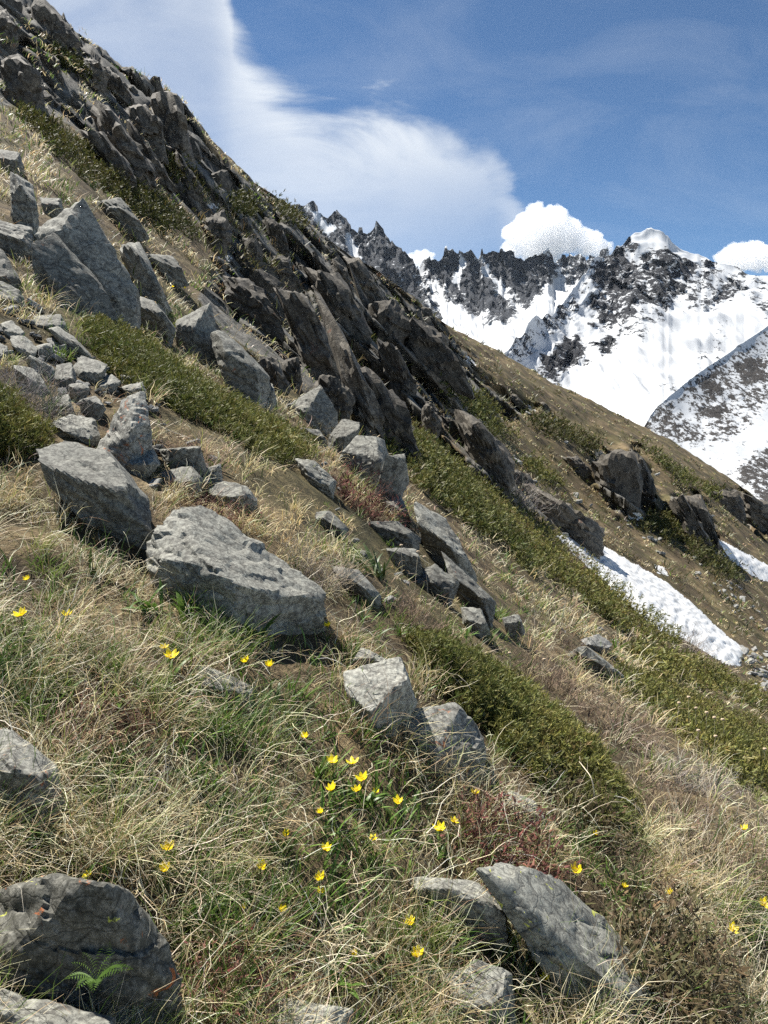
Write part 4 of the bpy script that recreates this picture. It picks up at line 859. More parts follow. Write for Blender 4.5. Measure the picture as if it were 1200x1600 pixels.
# ---------------------------------------------------------------- blades
def blades(root, up, az, th0, kap, L, W, segs, c0, c1, prof='grass', tw=None, wob=0.0):
    n = len(root); t = np.linspace(0, 1, segs + 1)
    H = np.stack([np.cos(az), np.sin(az), np.zeros(n)], 1)
    H = H - up * (H * up).sum(1)[:, None]; H /= np.linalg.norm(H, axis=1)[:, None]
    Sd = np.cross(up, H)
    P = np.zeros((n, segs + 1, 3)); P[:, 0] = root
    cur = root.copy(); ph = rng.random(n) * 6.28
    for i in range(segs):
        th = th0 + kap * (t[i] + 0.5 / segs) ** 1.1
        dr = up * np.cos(th)[:, None] + H * np.sin(th)[:, None] + Sd * (wob * np.sin(ph + i * 1.9))[:, None]
        cur = cur + dr * (L / segs)[:, None]; P[:, i + 1] = cur
    if tw is None: tw = rng.random(n) * 3.14
    wd = Sd * np.cos(tw)[:, None] + (up * 0.3 + H) * np.sin(tw)[:, None]
    wd /= np.linalg.norm(wd, axis=1)[:, None]
    pr = {'grass': 1 - 0.8 * t ** 2, 'leaf': np.sin(np.pi * (0.12 + 0.88 * t)) ** 0.8 + 0.02, 'twig': 1 - 0.7 * t}[prof]
    off = wd[:, None] * (W[:, None] * 0.5 * pr[None])[..., None]
    V = np.stack([P - off, P + off], 2).reshape(n, -1, 3)
    k = 2 * (segs + 1); b = np.arange(n)[:, None] * k
    q = np.array([[2 * i, 2 * i + 1, 2 * i + 3, 2 * i + 2] for i in range(segs)])
    Fc = (b[:, :, None] + q[None]).reshape(-1, 4)
    C = (c0[:, None] * (1 - t)[None, :, None] + c1[:, None] * t[None, :, None])
    C = np.repeat(C[:, :, None], 2, 2).reshape(n, -1, 3)
    return V.reshape(-1, 3), Fc, C.reshape(-1, 3)
class Bag:
    def __init__(s): s.V = []; s.F = []; s.C = []; s.n = 0
    def add(s, v, f, c): s.V.append(v); s.F.append(f + s.n); s.C.append(c); s.n += len(v)
    def mesh(s, name, mat, origin=None):
        V = np.concatenate(s.V)
        if origin is not None: V = V - np.array(origin[:])
        return mesh_np(name, V, np.concatenate(s.F), mat, True, {'col': np.concatenate(s.C)})
def jit(c, n, v=0.2, h=0.05):
    c = np.array(c); return np.clip(c[None] * (1 + rng.normal(0, v, (n, 1))) * (1 + rng.normal(0, h, (n, 3))), 0.004, 0.95)
def pick(cols, w, n, v=0.2, h=0.06):
    i = rng.choice(len(cols), n, p=np.array(w) / sum(w)); c = np.array(cols)[i]
    return np.clip(c * (1 + rng.normal(0, v, (n, 1))) * (1 + rng.normal(0, h, (n, 3))), 0.004, 0.95)
DRY = [(0.74, 0.645, 0.41), (0.84, 0.775, 0.57), (0.58, 0.47, 0.27), (0.55, 0.495, 0.395), (0.32, 0.21, 0.12)]
GRN = [(0.10, 0.165, 0.03), (0.15, 0.21, 0.045), (0.25, 0.27, 0.085), (0.06, 0.11, 0.025)]
UPV = np.array((0.28, -0.12, 0.95)); UPV = UPV / np.linalg.norm(UPV)

JUN = [
 ('upper', [(28,178),(70,184),(130,228),(190,263),(250,308),(312,362),(314,378),(262,372),(200,334),(150,294),(90,248),(45,208)], 'dark green juniper strip across the slope at the upper left', 3600),
 ('middle', [(128,508),(165,498),(230,528),(290,578),(350,616),(420,648),(482,682),(492,716),(450,724),(390,704),(330,670),(270,635),(200,604),(150,564)], 'low juniper mat below the large pointed block', 6500),
 ('little', [(-40,640),(20,630),(52,650),(78,682),(74,712),(30,718),(-40,720)], 'little round juniper at the left edge above the grass', 1900),
 ('bank', [(636,650),(690,686),(742,738),(802,788),(862,828),(902,868),(962,908),(1022,958),(1064,998),(1054,1018),(1000,998),(940,964),(880,924),(800,874),(720,814),(652,764),(638,722)], 'broad green juniper bank left of the long snow patch', 9000),
 ('near', [(636,1000),(700,1004),(742,1036),(802,1066),(852,1098),(902,1148),(942,1198),(988,1268),(992,1312),(940,1296),(880,1264),(820,1206),(770,1164),(720,1110),(662,1062)], 'near juniper bush with bare twigs right of the wedge-shaped boulder', 7500),
 ('right', [(960,1040),(1020,1050),(1100,1090),(1200,1130),(1250,1160),(1250,1262),(1180,1246),(1120,1196),(1040,1140),(980,1090)], 'large green juniper mat at the right edge', 6500),
 ('right_top', [(975,1012),(1060,1022),(1130,1055),(1200,1092),(1250,1112),(1250,1140),(1200,1118),(1100,1080),(1000,1044)], 'narrow juniper strip above the large mat at the right edge', 2600),
 ('cap', [(418,303),(440,308),(470,345),(470,362),(445,350)], 'dark juniper clump on the left skyline near the far ridge', 500),
 ('ledge', [(356,304),(385,308),(412,334),(402,348),(370,334)], 'dark juniper clump below the skyline above the shaded buttress', 600),
 ('strip', [(232,224),(270,248),(320,288),(338,302),(312,304),(260,270)], 'olive juniper strip under the dark rock tower', 800),
 ('top', [(72,78),(110,92),(148,114),(148,127),(110,118)], 'small dark juniper high on the crag at the upper left', 450),
 ('patch', [(676,576),(720,598),(762,630),(804,680),(772,684),(722,646)], 'juniper patch below the right end of the rock wall', 1200),
 ('dip', [(806,636),(870,658),(932,688),(934,706),(880,694),(830,670)], 'juniper strip near the skyline right of centre', 900),
 ('fan', [(1006,796),(1060,806),(1068,842),(1030,848),(998,826)], 'dense juniper between the square and the narrow dark crag', 900),
 ('low', [(1062,842),(1100,848),(1152,894),(1152,912),(1110,898)], 'juniper below the narrow dark crag', 700),
 ('thin', [(1000,698),(1060,738),(1122,772),(1124,786),(1060,758)], 'thin juniper line along the skyline above the spur', 700),
 ('spot', [(800,708),(850,733),(874,755),(842,758),(815,737)], 'juniper clump right of the gully crag', 600),
 ('toe', [(1090,1030),(1120,1040),(1180,1080),(1170,1090),(1120,1065)], 'small juniper at the foot of the long snow patch', 500),
 ('nook', [(655,690),(690,715),(720,745),(700,750),(660,720)], 'juniper clump at the top of the green bank', 700),
 ('slot', [(560,655),(590,660),(622,702),(604,700),(575,680)], 'small juniper between the tumbled blocks and the rib', 400),
]
def juniper(poly, label, n, key):
    A = np.array(poly, float); x0, y0 = A.min(0); x1, y1 = A.max(0)
    m = int(n * (x1 - x0) * (y1 - y0) / max(1, 0.5 * abs(np.dot(A[:, 0], np.roll(A[:, 1], 1)) - np.dot(A[:, 1], np.roll(A[:, 0], 1))) * 2)) + n
    px = rng.uniform(x0 - 8, x1 + 8, m); py = rng.uniform(y0 - 8, y1 + 8, m)
    nz = fbm(np.stack([px * .03, py * .03, np.full(m, x0)], 1), 4, .6) * 22
    sd = sdpoly(px, py, poly) + nz
    k = sd > 0; px, py, sd = px[k], py[k], sd[k]
    if len(px) > n: s = rng.permutation(len(px))[:n]; px, py, sd = px[s], py[s], sd[s]
    d = hit(px, py); k = np.isfinite(d); dm = np.nanmedian(d)
    k &= (d < dm * 2.2) & (d > dm * 0.45); px, py, sd, d = px[k], py[k], sd[k], d[k]; n = len(px)
    # mound height, in metres
    clump = fbm(np.stack([(px - CX) / F * d, d, np.zeros(n)], 1) * (6.0 / max(dm, 2.5) + 0.35), 3)
    hm = ((0.010 * dm + 0.05) if key not in ('near', 'little') else (0.032 * dm + 0.07)) * np.clip(sd / 30, 0.05, 1) ** 0.6 * np.clip(1 + 1.3 * clump, .12, 2)
    gap = clump + rng.normal(0, .10, n) > -0.24; px, py, sd, d, clump, hm = px[gap], py[gap], sd[gap], d[gap], clump[gap], hm[gap]; n = len(px)
    u = rng.random(n) ** 0.45
    R = np.stack([(px - CX) / F * d, d, (HY - py) / F * d], 1); h = hm * u; R[:, 2] += h * 0.8; R[:, 1] -= h * 0.4
    e = empty('juniper_shrub', on_ground(A[:, 0].mean(), A[:, 1].mean()), label, 'juniper', 'juniper shrubs on the slope')
    nb = 3 if dm < 9 else 2                     # sprigs per sampled point
    R = np.repeat(R, nb, 0) + rng.normal(0, 1, (n * nb, 3)) * 0.005 * dm; n *= nb; hm = np.repeat(hm, nb); u = np.repeat(u, nb)
    B = Bag(); L0 = (0.0038 * dm + 0.010) if dm > 9 else (0.0048 * dm + 0.006)
    nn = 6
    axis = UPV[None] + np.array((0.25, -0.25, 0))[None] + rng.normal(0, .6, (n, 3)); axis /= np.linalg.norm(axis, axis=1)[:, None]
    # young tips are yellower, a fixed trait of each sprig; old ones brownish
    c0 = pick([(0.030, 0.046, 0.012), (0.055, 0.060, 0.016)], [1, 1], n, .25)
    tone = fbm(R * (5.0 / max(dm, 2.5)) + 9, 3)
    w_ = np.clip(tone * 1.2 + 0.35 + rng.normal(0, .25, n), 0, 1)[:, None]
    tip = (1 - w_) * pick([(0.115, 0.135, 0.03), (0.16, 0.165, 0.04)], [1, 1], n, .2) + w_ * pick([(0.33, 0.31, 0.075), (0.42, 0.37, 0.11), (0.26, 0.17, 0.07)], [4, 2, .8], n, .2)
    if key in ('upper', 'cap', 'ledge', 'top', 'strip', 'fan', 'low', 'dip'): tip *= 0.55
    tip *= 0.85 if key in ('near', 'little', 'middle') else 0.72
    for i in range(nn):                         # each sprig is a spray of needles along a short axis
        az = rng.random(n) * 6.28; th = rng.uniform(.5, 1.2, n) if i else np.zeros(n)
        Ln = L0 * rng.uniform(.6, 1.2, n) * (1.5 if i == 0 else 1.0); Wn = Ln * (0.22 if dm < 9 else 0.30)
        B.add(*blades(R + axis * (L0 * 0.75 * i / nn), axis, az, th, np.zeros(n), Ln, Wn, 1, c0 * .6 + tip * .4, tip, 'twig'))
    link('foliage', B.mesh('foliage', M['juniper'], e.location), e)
    # woody stems creeping under the needles
    ns = 90 if dm < 9 else 40
    pk = rng.integers(0, n, ns); S = Bag(); r0 = R[pk].copy(); r0[:, 2] -= hm[pk] * .35
    S.add(*blades(r0, np.repeat(UPV[None], ns, 0), rng.normal(0.2, 1.0, ns), rng.uniform(.6, 1.3, ns), rng.normal(.2, .5, ns), np.full(ns, L0 * (5.0 if dm < 9 else 2.5)) * rng.uniform(.5, 1.2, ns), np.full(ns, L0 * 0.12), 5,
                   pick([(0.16, 0.12, 0.085), (0.30, 0.27, 0.23)], [2, 1], ns), pick([(0.20, 0.16, 0.12), (0.36, 0.33, 0.28)], [1, 1], ns), 'twig', wob=.35))
    link('stem', S.mesh('stem', M['twig'], e.location), e)['kind'] = 'stuff'
for key, pl, lab, n in JUN: juniper(pl, lab, n, key)
print('juniper', round(time.time() - T0, 1))

# ---------------------------------------------------------------- grass
def blocked(px, py, d, near_only=True, shrink=3):
    b = np.zeros(len(px), bool)
    for A, rd in ROCKPOLY:
        if rd > 17: continue
        x0, y0 = A.min(0); x1, y1 = A.max(0)
        k = (px > x0) & (px < x1) & (py > y0) & (py < y1)
        if k.any():
            hgt = y1 - y0; ii = np.where(k)[0]
            sd = sdpoly(px[ii], py[ii], A)
            b[ii] |= (sd > shrink)
    return b
def injun(px, py, keys, shrink=6):
    b = np.zeros(len(px), bool)
    for key, pl, lab, n in JUN:
        if key in keys: b |= sdpoly(px, py, pl) > shrink
    return b
SNOWS = [SN1, SN2]
def green_field(px, py):
    f = fbm(np.stack([px * .0065, py * .0085, np.zeros(len(px))], 1) + 3.3, 4)
    bias = 0.12 * np.exp(-((px - 330) / 330) ** 2) * smooth01(900, 1050, py) - 0.12 * smooth01(700, 1100, px) - 0.10 * smooth01(1000, 800, py)
    return f + bias
def tufts(NC, per, dmin, dmax, region, Lr, wmin, wk, segs, spread, dome=0.12):
    px = rng.uniform(region[0], region[1], NC); py = rng.uniform(region[2], region[3], NC); d = hit(px, py)
    k = np.isfinite(d) & (d > dmin) & (d < dmax); px, py, d = px[k], py[k], d[k]
    bl = blocked(px, py, d) | injun(px, py, [j[0] for j in JUN], 4)
    for s in SNOWS: bl |= sdpoly(px, py, s) > -3
    cr = np.zeros(len(px))
    for c in CRAGS: cr = np.maximum(cr, smooth01(0, 25, sdpoly(px, py, c)))
    bl |= (cr * (d > 15) > rng.random(len(px)) * 2.4)
    if dmax < 8:
        for fx, fy, fw, _ in FLOWERS: bl |= (np.abs(px - fx) < fw * .5 + 6) & (py > fy + 4) & (py < fy + 62)
    k = ~bl; px, py, d = px[k], py[k], d[k]
    n = len(px); gfv = green_field(px, py)
    kind = np.where(rng.random(n) < smooth01(-0.16, 0.34, gfv) * 0.8, 1, 0)
    cen = np.stack([(px - CX) / F * d, d, (HY - py) / F * d], 1)
    keepd = rng.random(n) < np.clip((0.55 + 2.2 * fbm(cen * 2.6, 3)) if dmax < 8 else (0.75 + 1.6 * fbm(cen * 0.5, 3)), 0.22, 1.0)
    px, py, d, cen, gfv, kind = px[keepd], py[keepd], d[keepd], cen[keepd], gfv[keepd], kind[keepd]; n = len(px)
    Lc = rng.uniform(*Lr, n) * np.where(kind == 1, 0.72, 1.0)
    azc = rng.normal(-0.15, 0.9, n)
    tone = rng.choice(len(DRY), n, p=[.36, .26, .16, .16, .06]); gtone = rng.choice(len(GRN), n)
    # golden sward right of the stone pile; greyer and browner to the right
    gold = np.exp(-((px - 470) / 130) ** 2 - ((py - 790) / 80) ** 2); 
    tone = np.where(rng.random(n) < 0.5 * smooth01(850, 1150, px) * smooth01(950, 1100, py), 3, tone)
    tone = np.where(rng.random(n) < gold * 0.8, 0, tone)
    rep = np.repeat(np.arange(n), per); N = len(rep)
    sp = spread * Lc[rep]
    off = rng.normal(0, 1, (N, 2)) * sp[:, None]
    R = cen[rep].copy(); R[:, 0] += off[:, 0]; R[:, 1] += off[:, 1]
    R[:, 2] = ground_z(R[:, 0], R[:, 1]) - 0.01 + dome * Lc[rep] * np.exp(-(off ** 2).sum(1) / (2 * sp ** 2 + 1e-9))
    az = np.where(rng.random(N) < 0.7, np.arctan2(off[:, 1], off[:, 0]) + rng.normal(0, .7, N), azc[rep] + rng.normal(0, .6, N))
    up = np.repeat(UPV[None], N, 0) + rng.normal(0, .12, (N, 3)); up /= np.linalg.norm(up, axis=1)[:, None]
    L = Lc[rep] * rng.uniform(.45, 1.25, N)
    isg = (kind[rep] == 1) ^ (rng.random(N) < 0.16)
    W = np.maximum(wmin, wk * d[rep]) * rng.uniform(.6, 1.35, N) * np.where(isg, 1.5, 1.0)
    th0 = rng.uniform(.05, .7, N); kap = np.where(isg, rng.uniform(.1, 1.2, N), rng.uniform(.5, 2.5, N))
    cd = np.array(DRY)[np.where(rng.random(N) < .3, rng.integers(0, 5, N), tone[rep])]; cg = np.array(GRN)[gtone[rep]]
    c1 = np.where(isg[:, None], cg, cd) * (1 + rng.normal(0, .18, (N, 1))) * (1 + rng.normal(0, .05, (N, 3)))
    gk = np.repeat(gold[rep][:, None], 3, 1) * np.array((0.10, 0.03, -0.02))
    c1 = np.clip(np.where(isg[:, None], c1, c1 + gk), .01, .85)
    c0 = c1 * np.where(isg[:, None], (0.8, 0.85, 0.7), (0.72, 0.66, 0.54))
    return blades(R, up, az, th0, kap, L, W, segs, c0, c1, 'grass', wob=0.22)
G1 = Bag()
G1.add(*tufts(7600, 14, 0.9, 6.5, (-260, 1460, 540, 2000), (.06, .15), .0015, .0007, 4, .2))
G1.add(*tufts(1650, 52, 0.9, 6.5, (-260, 1460, 560, 1800), (.13, .24), .0016, .0008, 5, .20, .25))      # the bigger tussocks
# fallen stalks lying over the sward
n = 1500; px = rng.uniform(-150, 1350, n); py = rng.uniform(820, 1700, n); d = hit(px, py); k = np.isfinite(d) & (d < 7); px, py, d = px[k], py[k], d[k]
k = ~injun(px, py, ['near', 'little']); px, py, d = px[k], py[k], d[k]; n = len(px)
R = np.stack([(px - CX) / F * d, d, (HY - py) / F * d], 1); R[:, 2] += rng.uniform(.01, .07, n)
G1.add(*blades(R, np.repeat(UPV[None], n, 0), rng.normal(0, 1.6, n), rng.uniform(1.0, 1.6, n), rng.normal(.1, .8, n), rng.uniform(.06, .26, n), .0015 + .0004 * d, 6, pick(DRY, [1, 4, 1, 2, .5], n, .15), pick(DRY, [1, 4, 1, 2, .3], n, .15), 'grass', wob=.3))
tag(link('dry_grass', G1.mesh('dry_grass', M['grass'])), 'dry straw-coloured and green grass of the near slope', kind='stuff')
LV = Bag(); n = 1500; px = rng.uniform(-150, 1350, n); py = rng.uniform(850, 1750, n); d = hit(px, py); gq = green_field(px, py) + rng.normal(0, .15, n)
k = np.isfinite(d) & (d < 6) & (gq > 0.02) & ~blocked(px, py, d) & ~injun(px, py, ['near', 'little']); px, py, d = px[k], py[k], d[k]
rep = np.repeat(np.arange(len(px)), 7); n = len(rep); R = np.stack([(px - CX) / F * d, d, (HY - py) / F * d], 1)[rep]; R[:, :2] += rng.normal(0, .018, (n, 2)); R[:, 2] = ground_z(R[:, 0], R[:, 1]) - .005
gc = pick([(0.09, 0.17, 0.025), (0.14, 0.22, 0.04), (0.06, 0.115, 0.022)], [2, 1.4, 1], n, .2)
LV.add(*blades(R, np.repeat(UPV[None], n, 0), rng.random(n) * 6.28, rng.uniform(.1, .7, n), rng.uniform(.2, 1.1, n), rng.uniform(.045, .115, n), rng.uniform(.004, .0085, n), 4, gc * .8, gc, 'leaf'))
tag(link('green_leaves', LV.mesh('green_leaves', M['leaf'])), 'fresh green leaves growing through the dry grass', kind='stuff')
G2 = Bag()
G2.add(*tufts(9500, 14, 6.5, 15, (-120, 1320, 420, 1320), (.12, .30), .001, .00075, 3, .22, .2))
G2.add(*tufts(17000, 9, 13, 170, (-60, 1260, 60, 1140), (.18, .42), .001, .0009, 2, .35, .3))
H = Bag(); _D, _G = DRY, GRN; DRY = [(0.10, 0.095, 0.04), (0.13, 0.11, 0.055), (0.17, 0.13, 0.07), (0.085, 0.085, 0.035), (0.12, 0.08, 0.05)]; GRN = [(0.06, 0.075, 0.022), (0.08, 0.09, 0.03), (0.10, 0.10, 0.035), (0.05, 0.06, 0.02)]
H.add(*tufts(3600, 12, 30, 330, (200, 1260, 300, 1000), (.35, .9), .001, .0011, 2, .45, .3))
H.add(*tufts(1500, 12, 7, 32, (-60, 1260, 150, 1240), (.12, .26), .001, .0009, 2, .4, .3))
tag(link('heath', H.mesh('heath', M['grass'])), 'low dark heath dotting the upper slope', kind='stuff'); DRY, GRN = _D, _G
tag(link('dry_grass', G2.mesh('dry_grass', M['grass'])), 'tufts of pale dry grass on the upper slope', kind='stuff')
print('grass', round(time.time() - T0, 1))
# ---------------------------------------------------------------- flowers
def petal_mesh():
    # length 1 along +Z, cupped, pointed
    V = []; Fq = []; rows = 5
    for i in range(rows + 1):
        t = i / rows; w = 0.22 * math.sin(math.pi * (0.10 + 0.86 * t)) ** 0.9 if i < rows else 0.012
        bend = 0.16 * math.sin(t * 2.6)
        for s in (-1, 0, 1): V.append((s * w, bend - (0.10 * w / .3 if s == 0 else 0), t))
    for i in range(rows):
        for j in range(2): a = i * 3 + j; Fq.append((a, a + 1, a + 4, a + 3))
    return mesh_np('petal', V, Fq)
def petal_material():
    m, nt, N, L, out = new_mat('yellow petal')
    tc = N.new('ShaderNodeTexCoord'); sp = N.new('ShaderNodeSeparateXYZ'); L.new(tc.outputs['Object'], sp.inputs[0])
    c = ramp(N, L, sp.outputs[2], [(0.0, (0.62, 0.40, 0.01)), (0.35, (0.90, 0.70, 0.012)), (1.0, (0.94, 0.80, 0.03))])
    p = N.new('ShaderNodeBsdfPrincipled'); p.inputs['Roughness'].default_value = 0.45; L.new(c, p.inputs['Base Color'])
    t = N.new('ShaderNodeBsdfTranslucent'); L.new(c, t.inputs['Color']); mx = N.new('ShaderNodeMixShader'); mx.inputs[0].default_value = 0.42
    L.new(p.outputs[0], mx.inputs[1]); L.new(t.outputs[0], mx.inputs[2]); L.new(mx.outputs[0], out.inputs[0]); return m
def plain(name, c, rough=.7, transl=0.0):
    m, nt, N, L, out = new_mat(name)
    tc = N.new('ShaderNodeTexCoord'); n = tex_noise(N, L, tc.outputs['Object'], 30, 4, .6)
    cc = ramp(N, L, n, [(0.3, tuple(x * .7 for x in c)), (0.7, tuple(min(1, x * 1.25) for x in c))])
    p = N.new('ShaderNodeBsdfPrincipled'); p.inputs['Roughness'].default_value = rough; p.inputs['Specular IOR Level'].default_value = .3; L.new(cc, p.inputs['Base Color'])
    if transl:
        t = N.new('ShaderNodeBsdfTranslucent'); L.new(cc, t.inputs['Color']); mx = N.new('ShaderNodeMixShader'); mx.inputs[0].default_value = transl
        L.new(p.outputs[0], mx.inputs[1]); L.new(t.outputs[0], mx.inputs[2]); L.new(mx.outputs[0], out.inputs[0])
    else: L.new(p.outputs[0], out.inputs[0])
    return m
M['petal'] = petal_material(); PETAL = petal_mesh(); PETAL.materials.append(M['petal'])
M['stem_green'] = plain('green stem', (0.11, 0.17, 0.04), .5, .2); M['leaf_green'] = plain('fresh leaf', (0.075, 0.135, 0.022), .4, .3)
M['leaf_dark'] = plain('dark leaf', (0.045, 0.07, 0.02), .45, .15)
M['straw'] = plain('bleached stalk', (0.62, 0.54, 0.40), .8); M['seed'] = plain('dry seed head', (0.46, 0.36, 0.25), .85)
def tube(path, radii, nseg=5):
    path = np.array(path, float); n = len(path); V = []; Fq = []
    for i in range(n):
        t = path[min(i + 1, n - 1)] - path[max(i - 1, 0)]; t /= np.linalg.norm(t) + 1e-9
        a = np.cross(t, (0.3, 0.9, 0.31)); a /= np.linalg.norm(a); b = np.cross(t, a)
        for k in range(nseg): th = 6.2832 * k / nseg; V.append(path[i] + radii[i] * (a * math.cos(th) + b * math.sin(th)))
    for i in range(n - 1):
        for k in range(nseg): Fq.append((i * nseg + k, i * nseg + (k + 1) % nseg, (i + 1) * nseg + (k + 1) % nseg, (i + 1) * nseg + k))
    return np.array(V), np.array(Fq)
STEM = mesh_np('stem', *tube([(0, 0, 0), (.02, 0, .35), (.01, .02, .7), (0, 0, 1)], [.02, .018, .016, .022]), M['stem_green'])
def strap(mat, kap, wd, seed):
    r = np.random.default_rng(seed); V = []; Fq = []; rows = 7; p = np.array((0., 0, 0)); th = 0.15
    for i in range(rows + 1):
        t = i / rows; w = wd * (math.sin(math.pi * (0.15 + 0.83 * t)) ** .7 if i < rows else 0.02)
        fold = 0.35 * w
        for s in (-1, 0, 1): V.append((p[0] - (fold if s == 0 else 0) * math.cos(th), s * w, p[2] + (0 if s else -fold * math.sin(th) * 0)))
        th += kap / rows; p = p + np.array((math.sin(th), 0, math.cos(th))) / rows
    for i in range(rows):
        for j in range(2): a = i * 3 + j; Fq.append((a, a + 1, a + 4, a + 3))
    return mesh_np('leaf', V, Fq, mat)
LEAVES = [strap(M['leaf_green'], k, w, i) for i, (k, w) in enumerate([(.5, .045), (1.1, .05), (1.7, .04), (.9, .06)])]
LEAVES_D = [strap(M['leaf_dark'], k, w, i) for i, (k, w) in enumerate([(.3, .04), (.7, .045), (1.2, .035)])]
BLOOM = mesh_np('bloom', np.array(ICO[2][0]) + np.array((0, 0, .6)), ICO[2][1], M['petal'])
for px, py, w, lab in FLOWERS:
    hgt = max(22, w * 2.3); d = float(hit(px, py + hgt * .9)[0]); sc = d / F
    x = (px - CX) * sc; root = Vector((x + rnd.uniform(-5, 5) * sc, d, float(ground_z(x, d)))); head = Vector((x, d, (HY - py - w * .3) * sc))
    e = empty('yellow_flower', root, lab, 'flower', 'yellow flowers in the grass')
    H = head - root
    st = link('stem', STEM, e); st.rotation_euler = H.to_track_quat('Z', 'Y').to_euler(); st.scale = (.10 * H.length + .06 * 0, .10 * H.length, H.length)
    st.scale = (w * sc * 2.0, w * sc * 2.0, H.length)
    PL = w * sc * 0.66; op = rnd.uniform(35, 62); ax = Vector((rnd.uniform(-.25, .25), rnd.uniform(-.35, .05), 1)).normalized(); q = ax.to_track_quat('Z', 'Y')
    bl = link('bloom', BLOOM, e); bl.location = H; bl.scale = (PL * .09, PL * .09, PL * .2)
    for k in range(6):
        pt = link('petal', PETAL, bl); pt.matrix_parent_inverse = Matrix.Diagonal((1 / (PL * .09), 1 / (PL * .09), 1 / (PL * .2), 1))
        a = k * math.pi / 3 + rnd.uniform(-.12, .12); o_ = math.radians(op * (1.0 if k % 2 else .85) + rnd.uniform(-7, 7))
        qq = q @ Matrix.Rotation(a, 4, 'Z').to_quaternion() @ Matrix.Rotation(-o_, 4, 'X').to_quaternion() if False else (q @ (Matrix.Rotation(a, 4, 'Z') @ Matrix.Rotation(-o_, 4, 'X')).to_quaternion())
        pt.rotation_mode = 'QUATERNION'; pt.rotation_quaternion = qq; s = PL * rnd.uniform(.9, 1.1); pt.scale = (s * 1.15, s, s)
    if d < 8:
        for k in range(3):
            lf = link('leaf', rnd.choice(LEAVES), e); s = H.length * rnd.uniform(.8, 1.25); lf.scale = (s, s * 1.2, s); lf.rotation_euler = (rnd.uniform(-.2, .2), rnd.uniform(.1, .5), rnd.uniform(0, 6.28))

# ---------------------------------------------------------------- green leafy plants
PLANTS = [(238,955,75,9,0,'upright green strap leaves at the left foot of the largest boulder'),(285,968,60,7,0,'green strap leaves under the front face of the largest boulder'),(402,1000,55,8,0,'broad green leaves below the tip of the largest boulder'),(340,985,40,6,0,'short green leaves in the shade below the largest boulder'),
 (592,905,62,12,1,'dark upright leaf clump right of the largest boulder tip'),(340,735,42,8,0,'bright green leaves beside the bleached fallen stalks'),(150,900,55,5,1,'thin dark leaves left of the largest boulder'),(560,1260,50,10,0,'green leaves around the flower column'),(500,1215,42,8,0,'green leaves left of the flower column'),
 (430,1100,45,7,1,'dark green leaves left of the pale flat-topped boulder'),(620,1290,52,10,1,'dark green leaf clump below the wedge-shaped boulder'),(440,1340,50,8,1,'dark leaf clump left of the half closed flower'),(180,1100,60,9,0,'green leaf clump above the left-edge boulder'),(300,1320,45,7,0,'low green leaves above the mossy corner rock'),
 (520,1545,70,14,0,'big rosette of green leaves near the bottom edge'),(700,1340,45,7,0,'green leaves left of the dark red dwarf shrub'),(1090,1460,45,8,0,'green leaves in dry grass at the lower right'),(1020,1440,40,6,1,'dark leaves right above the long slab'),(960,1020,30,6,0,'green leaves above the near juniper bush'),
 (730,1000,34,6,0,'green blades in dry grass above the near juniper bush'),(1110,1240,38,7,1,'grey-green leaves below the large juniper mat'),(860,1440,40,5,0,'grass-green leaves tucked against the long slab'),(90,1090,45,6,0,'green leaves near the left edge above the orange-spotted boulder'),(360,1480,55,9,0,'green leaf tuft right of the mossy corner rock')]
for px, py, h, n, dk, lab in PLANTS:
    p = on_ground(px, py); e = empty('leafy_plant', p, lab, 'plant'); sc = p.y / F
    for k in range(n):
        lf = link('leaf', rnd.choice(LEAVES_D if dk else LEAVES), e); s = h * sc * rnd.uniform(.65, 1.15)
        lf.location = (rnd.uniform(-.18, .18) * h * sc, rnd.uniform(-.18, .18) * h * sc, -.01)
        lf.scale = (s, s * rnd.uniform(.9, 1.5), s); lf.rotation_euler = (rnd.uniform(-.3, .3), rnd.uniform(-.1, .45), rnd.uniform(0, 6.28))
# feathery fern leaves on the corner rock
def frond():
    V = []; Fq = []; p = np.array((0., 0, 0)); th = .5
    for i in range(13):
        t = i / 12; th += .09; p = p + np.array((math.sin(th), 0, math.cos(th))) / 13; w = .20 * math.sin(math.pi * (.1 + .88 * t))
        for s in (-1, 1):
            b = len(V); tx = .05
            V += [tuple(p), (p[0] + tx, s * w * .55, p[2] + .02), (p[0] + tx * 1.4, s * w, p[2] - .01), (p[0] + tx * .2 + .06, s * w * .45, p[2])]
            Fq.append((b, b + 1, b + 2, b + 3))
    return mesh_np('frond', V, Fq, M['leaf_green'])
FROND = frond()
for px, py, lab in [(150,1535,'feathery green fern-like plant on the mossy corner rock')]:
    p = Vector(((px - CX) / F * 1.38, 1.38, (HY - py) / F * 1.38)); e = empty('leafy_plant', p, lab, 'plant')
    for k in range(11):
        f = link('frond', FROND, e); s = rnd.uniform(.05, .085); f.scale = (s, s, s); f.rotation_euler = (0, rnd.uniform(-.2, .3), k * .57 + rnd.uniform(-.2, .2))

